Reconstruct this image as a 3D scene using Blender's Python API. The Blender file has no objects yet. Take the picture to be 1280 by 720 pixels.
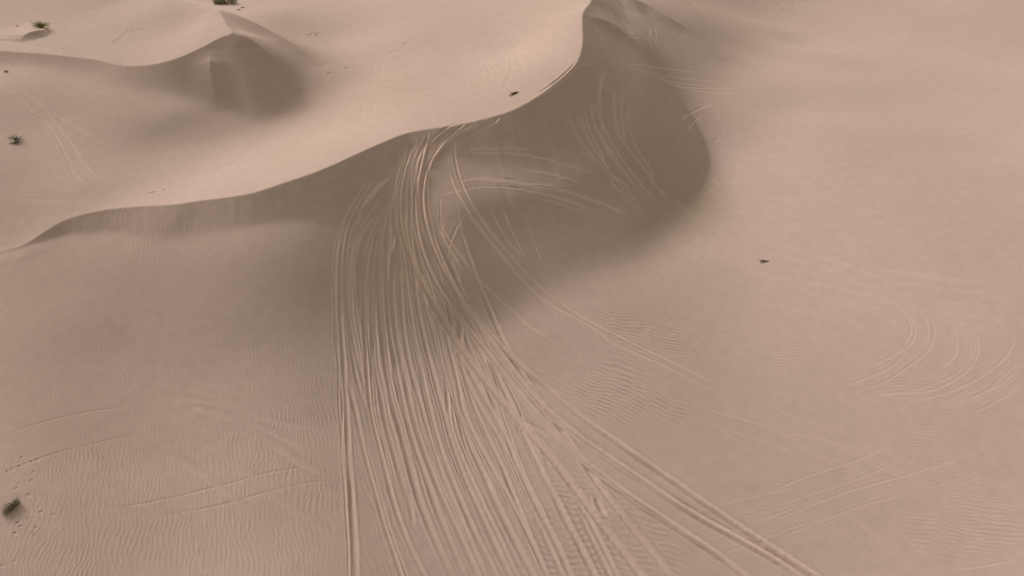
import bpy, math, random
import numpy as np

# ---- traced image coordinates projected onto the ground, metres: x to the right, y away from the drone, z up
RELIEF = dict(
  crest_main=[[-62.37,56.51,0.0],[-51.45,58.23,0.5],[-45.37,59.87,1.1],[-43.46,61.19,1.8],[-42.18,62.04,2.2],[-40.36,62.52,2.6],[-37.72,62.86,3.0],[-34.89,62.68,3.4],[-31.6,62.2,3.9],[-28.92,62.27,4.3],[-24.21,62.41,5.0],[-20.8,63.52,5.6],[-18.0,64.83,6.0],[-15.25,66.76,6.4],[-12.4,68.79,6.8],[-10.2,70.15,7.0],[-6.3,70.89,7.3],[-3.17,71.63,7.6],[0.0,72.87,8.0],[2.43,74.85,8.4],[4.98,77.81,8.9],[6.77,80.36,9.5],[7.71,84.58,9.9],[7.98,88.97,10.2],[8.31,92.52,10.3],[9.17,95.29,10.2],[10.05,98.99,10.0],[11.51,108.78,9.0],[14.07,121.9,8.0]],
  top_main=[[-52.11,71.03,3.4],[-42.12,66.29,3.1],[-34.88,67.9,3.0],[-25.19,71.15,3.8],[-49.87,77.79,4.3],[-37.16,74.78,3.1],[-36.74,79.69,4.25],[-32.42,75.64,2.8],[-57.34,83.35,5.3],[-48.04,82.2,4.9],[-29.72,78.24,2.6],[-26.37,82.84,2.6],[-20.53,86.83,3.6],[-18.56,75.76,4.45],[-14.02,97.05,5.1],[-12.66,84.73,5.6],[-15.63,111.73,4.7],[0.0,89.54,7.3],[5.93,98.75,9.2],[-22.95,101.08,3.4],[-27.89,116.33,3.0],[-31.23,93.93,5.4],[-28.15,92.5,4.5],[-24.42,90.47,4.1],[-27.8,86.21,3.9],[-33.3,106.16,4.6],[-28.83,102.24,4.0],[-34.7,115.79,3.2],[-31.81,87.03,3.5],[-45.68,101.26,4.4],[-60.56,112.27,4.5],[-65.04,98.47,4.5],[-64.92,71.7,3.0],[-85.37,98.47,4.5],[-70.76,61.81,2.0]],
  crest_small=[[-82.59,95.4,6.0],[-67.14,92.32,6.1],[-60.89,91.39,6.2],[-54.65,90.26,6.3],[-48.38,88.71,6.3],[-43.46,86.76,6.4],[-39.26,86.94,6.9],[-36.0,88.84,7.6],[-33.89,90.14,8.3],[-32.51,90.81,8.6],[-33.77,92.95,8.5],[-34.95,95.41,8.4],[-36.61,98.75,8.2],[-38.79,101.14,7.8],[-41.38,103.3,7.4],[-45.07,106.37,7.0],[-54.7,113.19,6.4],[-77.05,124.0,5.6],[-106.27,131.53,5.0]],
  top_small=[[-67.1,103.6,5.6],[-55.37,100.67,5.7],[-43.6,96.64,6.3],[-39.69,97.42,7.0],[-53.1,108.48,5.9],[-80.79,109.29,5.6],[-56.82,94.91,6.0],[-46.04,92.32,6.1],[-41.6,100.27,6.9]],
  ridges=[[[[-34.64,88.67,0.0],[-34.56,87.64,0.22],[-34.48,86.82,0.5],[-33.95,84.79,0.42],[-32.77,81.13,0.0]],3.2,2.6,1.0],[[[-32.51,90.81,0.0],[-31.01,90.68,0.4],[-29.16,89.82,0.45],[-27.15,88.31,0.3],[-24.75,85.0,0.0]],3,1.8,1.0],[[[-36.8,99.27,0.1],[-33.83,97.94,0.6],[-29.67,96.13,0.8],[-26.51,94.39,0.5],[-23.16,91.35,0.0]],5,2.2,1.0],[[[8.88,92.13,0.05],[10.32,92.81,0.4],[12.15,92.95,0.55],[14.27,92.07,0.4],[17.96,89.17,0.0]],4,2,1.0],[[[12.99,104.83,0.0],[15.09,104.15,0.6],[17.86,104.22,0.4],[20.42,102.95,0.4],[23.1,102.16,0.3],[26.4,96.43,0.0]],7,3.2,1.0],[[[-60.04,94.19,0.0],[-59.72,95.39,0.5],[-58.95,96.38,0.65],[-58.19,97.12,0.5],[-57.7,97.37,0.0]],6,1.3,0.8]],
  bumps=[],
  front_grid=np.array([679,673,666,659,649,638,622,603,577,545,503,450,384,303,203,82,-65,-240,-447,-691,-975,-1303,-1678,-2101,-2573,-3092,-3653,-4254,-4886,-5545,-6219,-6899,-7572,-8226,-8849,-9429,-9957,-10420,-10809,-11111,-11318,-11423,-11423,-11317,-11108,-10803,-10408,-9936,-9398,-8807,-8177,-7523,-6858,-6194,-5543,-4913,-4311,-3744,-3215,-2727,-2279,-1873,-1507,-1179,-887,-630,-403,-203,-29,125,261,381,490,590,685,
620,614,609,602,594,583,570,552,528,498,459,409,347,270,176,60,-78,-245,-442,-675,-947,-1263,-1626,-2039,-2502,-3015,-3573,-4168,-4790,-5430,-6077,-6724,-7361,-7981,-8575,-9134,-9644,-10092,-10464,-10748,-10934,-11016,-10992,-10863,-10631,-10304,-9890,-9399,-8845,-8242,-7606,-6951,-6292,-5641,-5008,-4402,-3829,-3294,-2798,-2344,-1932,-1560,-1227,-932,-671,-441,-241,-65,88,222,340,446,542,631,718,
560,556,551,545,538,529,516,500,479,451,414,368,309,237,147,38,-93,-251,-438,-660,-920,-1223,-1573,-1975,-2430,-2939,-3495,-4087,-4702,-5324,-5942,-6550,-7146,-7729,-8294,-8831,-9327,-9761,-10118,-10383,-10546,-10604,-10555,-10402,-10148,-9800,-9366,-8857,-8286,-7671,-7028,-6372,-5719,-5082,-4469,-3889,-3345,-2842,-2381,-1962,-1585,-1248,-949,-686,-456,-255,-81,70,202,317,418,508,591,669,745,
500,496,492,488,482,474,463,448,429,403,369,326,271,202,118,15,-110,-259,-437,-648,-895,-1184,-1521,-1910,-2356,-2861,-3420,-4018,-4631,-5237,-5819,-6377,-6921,-7459,-7993,-8513,-8999,-9424,-9766,-10009,-10146,-10175,-10099,-9922,-9648,-9280,-8826,-8299,-7712,-7084,-6433,-5778,-5134,-4512,-3922,-3369,-2857,-2388,-1963,-1581,-1240,-939,-675,-445,-246,-74,74,201,311,407,491,566,636,702,766,
440,437,434,430,425,419,409,396,378,355,323,283,231,167,87,-10,-128,-270,-439,-639,-874,-1150,-1473,-1848,-2283,-2783,-3350,-3966,-4590,-5180,-5715,-6203,-6673,-7157,-7662,-8172,-8654,-9073,-9399,-9613,-9715,-9711,-9607,-9408,-9114,-8729,-8257,-7713,-7110,-6469,-5813,-5161,-4529,-3928,-3364,-2842,-2365,-1933,-1545,-1201,-899,-635,-406,-210,-42,101,223,326,414,490,557,617,673,726,779,
378,376,375,372,369,363,355,344,328,306,277,240,191,131,56,-37,-149,-283,-444,-635,-859,-1123,-1432,-1793,-2216,-2710,-3289,-3938,-4587,-5165,-5636,-6021,-6390,-6810,-7292,-7800,-8283,-8696,-9001,-9175,-9229,-9186,-9056,-8836,-8527,-8128,-7640,-7081,-6466,-5816,-5158,-4516,-3902,-3327,-2795,-2308,-1869,-1477,-1130,-827,-564,-338,-146,17,153,267,362,441,508,565,615,660,702,742,782,
316,316,315,314,311,307,301,291,277,257,231,196,151,94,24,-64,-170,-299,-452,-635,-850,-1103,-1402,-1754,-2169,-2658,-3248,-3942,-4624,-5191,-5575,-5821,-6058,-6414,-6888,-7398,-7876,-8273,-8547,-8662,-8656,-8573,-8419,-8180,-7859,-7452,-6948,-6382,-5762,-5110,-4461,-3838,-3252,-2710,-2215,-1769,-1372,-1023,-719,-459,-237,-51,104,232,336,420,489,545,591,629,662,693,721,748,776,
253,254,255,255,254,251,246,238,226,208,184,153,111,58,-8,-90,-191,-314,-461,-637,-846,-1093,-1385,-1734,-2156,-2671,-3286,-3983,-4673,-5221,-5496,-5585,-5688,-5997,-6471,-6968,-7418,-7762,-7986,-8028,-7960,-7841,-7672,-7412,-7078,-6664,-6147,-5580,-4973,-4341,-3721,-3131,-2582,-2080,-1629,-1228,-877,-575,-317,-101,78,223,340,432,504,560,603,635,661,681,699,714,729,744,759,
190,192,194,196,196,195,192,186,175,160,139,110,73,24,-38,-115,-210,-327,-469,-640,-844,-1088,-1379,-1727,-2154,-2690,-3312,-3998,-4653,-5119,-5273,-5280,-5388,-5670,-6071,-6509,-6887,-7109,-7197,-7209,-7135,-6982,-6777,-6509,-6164,-5731,-5238,-4681,-4103,-3523,-2949,-2404,-1900,-1445,-1042,-691,-390,-137,73,242,376,480,558,615,655,682,700,710,717,720,722,724,727,730,733,
126,130,134,137,139,140,138,134,126,113,95,70,36,-8,-64,-135,-224,-334,-469,-635,-837,-1081,-1376,-1729,-2156,-2709,-3353,-4001,-4518,-4745,-4762,-4772,-4898,-5221,-5615,-5996,-6267,-6414,-6440,-6408,-6295,-6083,-5823,-5565,-5255,-4840,-4351,-3812,-3257,-2707,-2173,-1673,-1218,-814,-463,-164,84,286,444,565,654,715,754,776,785,785,779,769,757,744,732,722,713,705,698,
61,67,73,78,82,85,86,83,78,68,53,32,3,-36,-86,-149,-230,-331,-458,-616,-813,-1058,-1362,-1740,-2209,-2783,-3441,-3972,-4319,-4414,-4275,-4202,-4302,-4669,-5103,-5490,-5724,-5838,-5824,-5707,-5516,-5267,-4978,-4678,-4350,-3962,-3498,-2982,-2444,-1921,-1420,-960,-553,-200,99,344,538,686,792,863,905,924,925,913,892,866,838,808,780,753,729,707,688,671,654,
-3,5,13,20,26,31,34,35,32,26,14,-3,-26,-58,-100,-154,-224,-313,-428,-574,-760,-995,-1295,-1676,-2140,-2638,-3187,-3599,-3724,-3624,-3565,-3616,-3861,-4168,-4545,-4927,-5219,-5345,-5258,-5021,-4730,-4436,-4139,-3837,-3517,-3163,-2725,-2232,-1716,-1206,-720,-289,77,384,633,824,964,1057,1109,1130,1125,1102,1066,1022,973,924,875,829,786,747,712,680,652,627,603,
-67,-57,-46,-37,-28,-21,-15,-12,-11,-14,-20,-32,-49,-73,-106,-148,-203,-275,-370,-497,-663,-875,-1144,-1489,-1913,-2370,-2804,-3083,-3130,-2932,-2754,-2723,-2981,-3444,-3936,-4398,-4750,-4864,-4651,-4260,-3869,-3555,-3307,-3058,-2769,-2427,-2015,-1552,-1059,-566,-99,314,656,926,1128,1268,1352,1389,1388,1358,1308,1244,1173,1099,1026,955,889,829,774,724,681,642,607,575,545,
-130,-117,-105,-93,-81,-71,-62,-55,-51,-48,-50,-55,-64,-79,-100,-128,-164,-211,-278,-375,-511,-687,-899,-1167,-1528,-1965,-2244,-2279,-2110,-1926,-1750,-1774,-2143,-2718,-3376,-3964,-4283,-4243,-3853,-3355,-2942,-2685,-2542,-2376,-2112,-1763,-1385,-943,-466,6,446,846,1178,1418,1576,1664,1693,1673,1618,1539,1446,1345,1243,1143,1048,960,880,808,744,687,637,592,553,516,481,
-193,-177,-162,-147,-132,-119,-106,-95,-86,-78,-73,-70,-70,-74,-81,-91,-104,-119,-143,-195,-289,-428,-584,-731,-901,-1149,-1291,-1134,-752,-472,-357,-549,-1114,-1904,-2805,-3528,-3719,-3263,-2709,-2303,-2049,-1949,-1917,-1849,-1648,-1316,-907,-431,61,531,961,1346,1650,1852,1967,2004,1976,1899,1792,1667,1534,1401,1272,1151,1039,938,848,767,697,635,581,533,490,450,413,
-254,-235,-217,-199,-181,-164,-147,-132,-117,-103,-89,-77,-66,-55,-45,-34,-20,5,37,51,20,-69,-182,-243,-308,-293,-176,160,594,1029,1197,864,107,-907,-2053,-2938,-3134,-2458,-1761,-1404,-1293,-1344,-1410,-1435,-1278,-938,-495,25,537,1001,1405,1750,2026,2212,2292,2275,2188,2056,1900,1734,1568,1408,1259,1122,999,889,792,707,634,570,514,465,421,380,342,
-314,-292,-270,-248,-226,-205,-184,-163,-142,-121,-99,-75,-51,-23,8,46,93,163,258,352,423,445,424,447,550,796,1131,1555,2074,2555,2635,2231,1431,340,-777,-1433,-1570,-1512,-1215,-968,-881,-947,-981,-973,-846,-507,-37,466,965,1408,1784,2098,2350,2514,2545,2465,2316,2131,1933,1734,1543,1365,1203,1057,927,814,715,629,556,492,437,389,346,307,269,
-371,-345,-320,-294,-269,-243,-217,-191,-163,-133,-101,-65,-25,22,78,147,236,353,501,669,846,1013,1112,1177,1437,1788,2210,2627,3108,3496,3579,3307,2650,1714,1035,827,498,-192,-611,-784,-897,-862,-733,-636,-533,-182,320,828,1300,1725,2092,2392,2620,2743,2703,2548,2342,2115,1886,1666,1460,1273,1105,956,827,715,618,535,465,404,352,307,267,231,196,
-426,-396,-367,-337,-308,-277,-246,-213,-178,-139,-96,-47,10,77,159,260,386,544,734,953,1189,1420,1614,1816,2141,2527,2932,3325,3712,4013,4211,4200,3843,3307,3001,2803,2232,1320,437,-238,-658,-783,-769,-647,-400,32,579,1120,1577,1984,2330,2592,2765,2825,2709,2497,2255,2005,1761,1531,1321,1133,968,825,701,594,504,427,362,308,261,221,186,154,123,
-477,-444,-410,-377,-343,-307,-270,-231,-188,-140,-86,-23,51,138,244,373,530,719,940,1190,1460,1735,2008,2305,2663,3060,3467,3865,4243,4581,4873,5066,5103,5096,5139,4955,4321,3282,1888,692,-92,-527,-726,-560,-144,256,792,1357,1827,2213,2505,2690,2747,2663,2512,2307,2062,1807,1561,1334,1131,953,798,665,552,456,376,308,252,205,165,132,103,78,53,
-526,-488,-451,-413,-374,-333,-290,-244,-193,-136,-70,5,95,201,328,479,659,870,1112,1382,1674,1982,2305,2653,3034,3440,3859,4278,4689,5085,5456,5770,5994,6143,6234,6093,5619,4569,3068,1667,623,-89,-491,-495,-117,436,998,1544,2040,2400,2618,2711,2690,2531,2295,2048,1791,1538,1300,1086,899,738,601,485,387,305,236,180,134,97,67,42,21,3,-14,
-570,-529,-487,-444,-401,-355,-306,-253,-195,-128,-52,36,139,261,405,573,770,995,1250,1533,1840,2168,2518,2891,3287,3703,4136,4582,5036,5488,5922,6312,6624,6830,6894,6712,6194,5215,3868,2526,1395,495,-129,-375,-130,494,1173,1782,2267,2555,2659,2628,2505,2288,2008,1733,1466,1217,993,800,637,501,386,290,210,144,90,47,14,-12,-32,-47,-58,-68,-77,
-611,-565,-519,-473,-424,-373,-319,-259,-193,-118,-32,67,182,316,473,654,861,1096,1359,1648,1963,2302,2664,3048,3451,3874,4320,4791,5284,5783,6265,6700,7051,7275,7319,7114,6595,5723,4577,3367,2236,1235,442,-16,-2,535,1289,1983,2473,2657,2620,2444,2168,1890,1648,1382,1111,865,659,494,361,252,162,87,26,-22,-60,-88,-108,-121,-129,-133,-135,-135,-134,
-648,-598,-548,-497,-444,-388,-328,-262,-189,-106,-12,96,221,365,531,720,935,1175,1441,1733,2051,2394,2761,3149,3554,3980,4431,4920,5446,5982,6496,6955,7322,7553,7598,7409,6951,6221,5277,4225,3158,2143,1267,680,531,892,1553,2215,2631,2649,2489,2245,1952,1651,1348,1040,749,503,320,188,86,4,-63,-117,-158,-189,-209,-222,-227,-227,-223,-216,-207,-197,-186,
-680,-627,-573,-517,-460,-399,-334,-263,-184,-94,7,123,255,406,579,774,992,1235,1503,1795,2112,2455,2824,3213,3619,4045,4496,4995,5546,6104,6636,7107,7483,7724,7793,7656,7298,6726,5975,5102,4165,3223,2357,1722,1486,1633,1977,2291,2452,2398,2231,1994,1724,1421,1060,715,406,159,7,-93,-170,-232,-280,-315,-339,-352,-355,-352,-342,-328,-311,-292,-272,-252,-231,
-709,-651,-593,-534,-473,-408,-338,-262,-177,-83,24,146,284,440,617,815,1036,1280,1547,1839,2155,2497,2865,3255,3664,4094,4553,5059,5613,6174,6708,7183,7567,7828,7939,7878,7638,7226,6664,5981,5215,4402,3578,2850,2416,2302,2348,2208,2041,2022,1910,1674,1366,1035,710,405,122,-111,-239,-327,-397,-450,-485,-505,-512,-508,-494,-474,-449,-421,-392,-361,-330,-300,-269,
-733,-672,-611,-548,-483,-414,-341,-260,-171,-72,39,165,307,466,645,845,1066,1310,1578,1868,2184,2525,2892,3282,3696,4134,4604,5113,5656,6205,6731,7204,7598,7887,8051,8075,7956,7698,7311,6813,6219,5539,4741,3827,2997,2567,2459,2261,2019,1863,1666,1367,992,631,366,136,-59,-222,-388,-516,-600,-651,-677,-683,-674,-653,-622,-586,-547,-505,-463,-421,-380,-339,-299,
-753,-689,-625,-559,-491,-419,-342,-258,-165,-63,52,180,324,486,666,866,1087,1330,1596,1885,2200,2540,2905,3296,3713,4158,4633,5139,5667,6200,6714,7185,7590,7909,8128,8236,8230,8110,7878,7537,7080,6486,5706,4721,3668,2815,2364,2221,1983,1763,1477,1116,732,383,103,-120,-293,-435,-586,-710,-793,-839,-854,-847,-821,-783,-737,-685,-631,-577,-523,-471,-420,-371,-322,
-769,-703,-636,-568,-497,-422,-342,-255,-161,-56,61,191,336,498,678,877,1097,1339,1603,1891,2203,2541,2905,3296,3714,4160,4633,5131,5645,6162,6664,7132,7547,7896,8166,8348,8439,8433,8327,8107,7751,7211,6425,5385,4182,3106,2349,1963,1753,1564,1234,843,478,151,-145,-388,-579,-720,-831,-922,-985,-1016,-1017,-993,-951,-897,-834,-768,-701,-635,-571,-510,-451,-393,-337,
-781,-713,-644,-574,-501,-424,-342,-254,-157,-50,67,198,343,505,684,881,1099,1338,1600,1885,2195,2530,2891,3280,3695,4137,4604,5091,5591,6092,6582,7046,7471,7844,8155,8396,8562,8643,8629,8496,8207,7697,6880,5787,4557,3345,2294,1630,1374,1097,783,471,159,-141,-428,-668,-860,-991,-1069,-1130,-1169,-1180,-1163,-1121,-1061,-989,-911,-832,-754,-678,-606,-537,-471,-407,-344,
-791,-721,-650,-578,-504,-425,-342,-252,-155,-48,70,201,346,506,683,878,1093,1329,1587,1869,2175,2506,2863,3246,3655,4090,4546,5020,5505,5992,6470,6929,7358,7747,8087,8370,8587,8726,8770,8692,8444,7957,7155,6080,4845,3593,2481,1591,1064,643,338,85,-214,-521,-760,-944,-1075,-1178,-1265,-1317,-1338,-1327,-1288,-1225,-1145,-1057,-966,-876,-789,-706,-627,-553,-481,-412,-344,
-797,-726,-654,-581,-505,-426,-342,-252,-154,-47,71,200,343,501,676,868,1080,1312,1566,1843,2143,2468,2819,3195,3595,4019,4462,4922,5391,5862,6328,6780,7208,7604,7959,8264,8508,8677,8751,8701,8486,8048,7325,6300,5041,3684,2378,1320,549,154,-15,-227,-538,-849,-1081,-1236,-1330,-1400,-1458,-1484,-1481,-1448,-1385,-1299,-1200,-1097,-996,-898,-806,-718,-636,-557,-482,-409,-337,
-801,-729,-657,-583,-507,-427,-343,-252,-155,-49,68,196,337,492,664,852,1060,1287,1536,1806,2100,2418,2760,3126,3515,3926,4355,4798,5250,5705,6156,6596,7017,7411,7768,8078,8328,8503,8582,8536,8332,7927,7275,6340,5153,3793,2415,1260,402,-64,-258,-513,-883,-1197,-1412,-1542,-1612,-1642,-1641,-1619,-1584,-1529,-1444,-1335,-1220,-1107,-1000,-899,-805,-715,-631,-550,-473,-398,-324,
-803,-731,-658,-584,-507,-428,-344,-254,-157,-53,62,188,326,479,646,831,1033,1255,1497,1761,2047,2356,2687,3042,3418,3813,4225,4651,5084,5522,5956,6380,6788,7170,7517,7818,8058,8220,8284,8225,8012,7613,6997,6140,5060,3809,2515,1332,377,-272,-664,-1011,-1358,-1601,-1748,-1827,-1860,-1842,-1773,-1695,-1626,-1555,-1449,-1322,-1200,-1086,-981,-881,-788,-699,-615,-534,-456,-380,-305,
-802,-731,-658,-584,-508,-429,-346,-257,-162,-59,54,177,312,460,624,803,1000,1215,1450,1706,1983,2281,2601,2942,3303,3682,4077,4483,4897,5314,5728,6133,6522,6885,7212,7492,7710,7848,7886,7801,7567,7160,6558,5748,4745,3601,2442,1317,290,-572,-1298,-1737,-1909,-2010,-2055,-2050,-2014,-1938,-1812,-1691,-1585,-1488,-1374,-1254,-1143,-1039,-941,-847,-758,-672,-589,-509,-431,-355,-280,
-801,-730,-658,-584,-509,-431,-349,-262,-168,-67,42,162,294,438,596,770,961,1169,1396,1642,1909,2196,2503,2829,3174,3536,3911,4297,4689,5084,5476,5857,6222,6560,6861,7113,7301,7408,7414,7300,7043,6625,6032,5261,4330,3288,2216,1143,131,-742,-1472,-1999,-2250,-2326,-2295,-2191,-2037,-1880,-1755,-1624,-1481,-1336,-1232,-1150,-1064,-976,-888,-801,-717,-634,-555,-477,-400,-325,-251,
-798,-728,-657,-585,-511,-434,-353,-268,-177,-78,28,145,272,411,564,732,915,1116,1334,1570,1826,2100,2393,2704,3032,3374,3729,4094,4464,4835,5201,5557,5894,6203,6474,6695,6849,6922,6897,6755,6478,6054,5474,4739,3869,2898,1875,841,-128,-938,-1586,-2164,-2474,-2544,-2464,-2295,-2083,-1880,-1717,-1562,-1404,-1256,-1145,-1062,-984,-906,-826,-747,-668,-590,-513,-438,-364,-291,-218,
-795,-726,-656,-585,-513,-438,-359,-276,-187,-92,11,124,247,381,528,689,865,1056,1265,1491,1734,1995,2273,2567,2877,3200,3534,3876,4222,4568,4908,5236,5544,5822,6061,6248,6370,6411,6357,6192,5904,5481,4919,4222,3404,2488,1506,496,-490,-1381,-2082,-2497,-2678,-2680,-2557,-2358,-2126,-1900,-1701,-1521,-1354,-1207,-1088,-994,-914,-838,-763,-688,-614,-540,-467,-394,-323,-252,-181,
-792,-724,-656,-587,-516,-443,-366,-286,-200,-108,-8,100,218,346,487,641,809,991,1190,1404,1634,1881,2144,2421,2712,3015,3328,3646,3968,4288,4600,4899,5177,5424,5632,5787,5878,5892,5815,5635,5342,4928,4391,3735,2969,2110,1179,206,-770,-1688,-2392,-2691,-2766,-2711,-2564,-2359,-2127,-1896,-1682,-1489,-1316,-1167,-1042,-939,-852,-774,-700,-628,-557,-487,-417,-347,-278,-209,-140,
-789,-723,-656,-589,-520,-449,-375,-297,-215,-126,-31,73,185,308,442,588,747,921,1108,1310,1528,1760,2006,2266,2538,2821,3111,3406,3703,3996,4281,4551,4799,5017,5194,5321,5386,5378,5285,5098,4809,4413,3909,3300,2593,1802,943,47,-844,-1654,-2261,-2569,-2656,-2608,-2473,-2285,-2071,-1851,-1641,-1448,-1275,-1125,-997,-888,-796,-714,-639,-568,-499,-431,-364,-297,-230,-164,-98,
-786,-722,-657,-592,-525,-457,-386,-311,-231,-147,-56,43,150,266,393,531,681,844,1021,1211,1415,1632,1862,2104,2357,2618,2886,3158,3430,3697,3955,4197,4417,4607,4757,4859,4903,4879,4777,4591,4314,3945,3482,2928,2291,1581,818,30,-738,-1421,-1941,-2253,-2382,-2377,-2283,-2133,-1952,-1758,-1566,-1385,-1220,-1073,-946,-836,-740,-656,-580,-509,-441,-374,-309,-245,-181,-117,-53,
-783,-721,-659,-596,-532,-466,-398,-326,-251,-170,-84,10,111,221,340,470,611,764,928,1106,1295,1497,1711,1935,2169,2409,2656,2904,3151,3393,3625,3841,4034,4199,4326,4408,4437,4403,4300,4121,3865,3529,3114,2624,2066,1452,799,134,-505,-1073,-1524,-1831,-1998,-2047,-2009,-1910,-1774,-1617,-1454,-1294,-1143,-1006,-884,-776,-681,-596,-520,-449,-381,-317,-254,-191,-130,-68,-6,
-782,-722,-662,-602,-540,-477,-412,-344,-272,-196,-114,-26,69,172,283,405,536,678,831,996,1171,1358,1555,1761,1975,2195,2420,2646,2869,3087,3294,3486,3656,3798,3906,3973,3991,3954,3855,3692,3462,3166,2805,2385,1913,1401,864,324,-194,-663,-1057,-1357,-1554,-1654,-1674,-1632,-1546,-1433,-1305,-1173,-1044,-922,-809,-707,-616,-533,-457,-387,-321,-258,-197,-137,-77,-18,42,
-782,-725,-667,-609,-550,-490,-428,-363,-295,-224,-147,-65,24,119,223,335,457,588,730,881,1042,1213,1394,1582,1777,1978,2181,2385,2586,2781,2965,3134,3284,3407,3500,3555,3568,3532,3444,3302,3104,2853,2551,2204,1819,1409,986,564,158,-225,-572,-865,-1087,-1231,-1304,-1316,-1281,-1214,-1125,-1025,-920,-817,-719,-627,-542,-464,-391,-324,-260,-198,-139,-81,-23,34,91,
-783,-728,-673,-618,-561,-504,-446,-385,-321,-254,-183,-106,-24,64,160,263,375,495,624,762,909,1065,1229,1399,1576,1757,1940,2123,2302,2476,2640,2789,2920,3029,3109,3158,3169,3140,3068,2950,2789,2585,2343,2069,1769,1455,1136,821,516,212,-99,-387,-626,-804,-920,-979,-992,-968,-919,-852,-776,-695,-614,-535,-459,-388,-320,-256,-196,-137,-80,-24,32,87,142,
-786,-733,-681,-628,-574,-520,-465,-408,-349,-286,-220,-150,-75,6,93,187,289,398,515,640,773,913,1061,1214,1372,1534,1698,1861,2020,2174,2319,2451,2568,2664,2736,2781,2795,2777,2723,2634,2511,2356,2174,1968,1747,1518,1288,1064,843,608,329,50,-195,-393,-539,-636,-689,-705,-693,-660,-612,-556,-494,-430,-367,-304,-244,-185,-129,-73,-19,35,88,141,193,
-790,-740,-689,-639,-589,-538,-486,-433,-378,-321,-260,-196,-128,-55,24,109,200,298,403,515,633,759,890,1026,1167,1310,1455,1599,1740,1876,2004,2121,2225,2312,2379,2424,2445,2439,2407,2349,2265,2158,2032,1891,1740,1584,1427,1269,1104,914,679,429,195,-9,-174,-297,-382,-433,-455,-454,-435,-403,-362,-315,-265,-214,-162,-110,-58,-7,44,95,145,196,246,
-796,-748,-700,-652,-604,-557,-508,-459,-409,-357,-302,-244,-183,-117,-47,28,109,195,288,387,491,602,717,837,960,1086,1213,1339,1463,1582,1695,1799,1892,1972,2037,2085,2114,2124,2116,2088,2044,1984,1911,1829,1740,1645,1546,1438,1313,1159,968,756,543,345,173,31,-79,-158,-210,-238,-246,-239,-219,-191,-156,-117,-75,-31,15,61,109,156,204,252,300,
-803,-757,-711,-666,-621,-577,-532,-487,-441,-394,-345,-294,-239,-182,-120,-55,16,91,171,257,347,443,543,646,753,861,971,1080,1187,1291,1390,1483,1568,1643,1707,1759,1799,1827,1843,1847,1840,1825,1803,1774,1740,1699,1648,1582,1493,1374,1222,1046,858,672,500,348,219,117,39,-16,-50,-67,-69,-60,-41,-15,17,53,91,132,175,219,264,310,355,
-811,-767,-724,-681,-639,-597,-556,-515,-474,-432,-389,-344,-297,-248,-195,-139,-79,-15,53,126,202,283,367,455,545,636,729,822,914,1003,1090,1172,1249,1321,1386,1444,1496,1542,1582,1618,1649,1677,1702,1723,1739,1746,1739,1712,1659,1575,1458,1314,1152,981,812,654,511,389,287,208,149,109,86,77,79,92,112,138,170,205,243,283,325,368,412,
-820,-778,-736,-696,-657,-618,-581,-544,-508,-471,-434,-395,-356,-314,-270,-224,-174,-122,-66,-6,57,122,191,263,336,412,488,565,641,717,791,864,934,1003,1069,1134,1199,1263,1328,1395,1463,1533,1604,1673,1736,1789,1825,1837,1821,1771,1688,1574,1435,1279,1116,953,799,658,536,433,350,288,243,215,201,200,209,226,249,278,311,348,387,428,469]).reshape(51,75)/1000.0)
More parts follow.
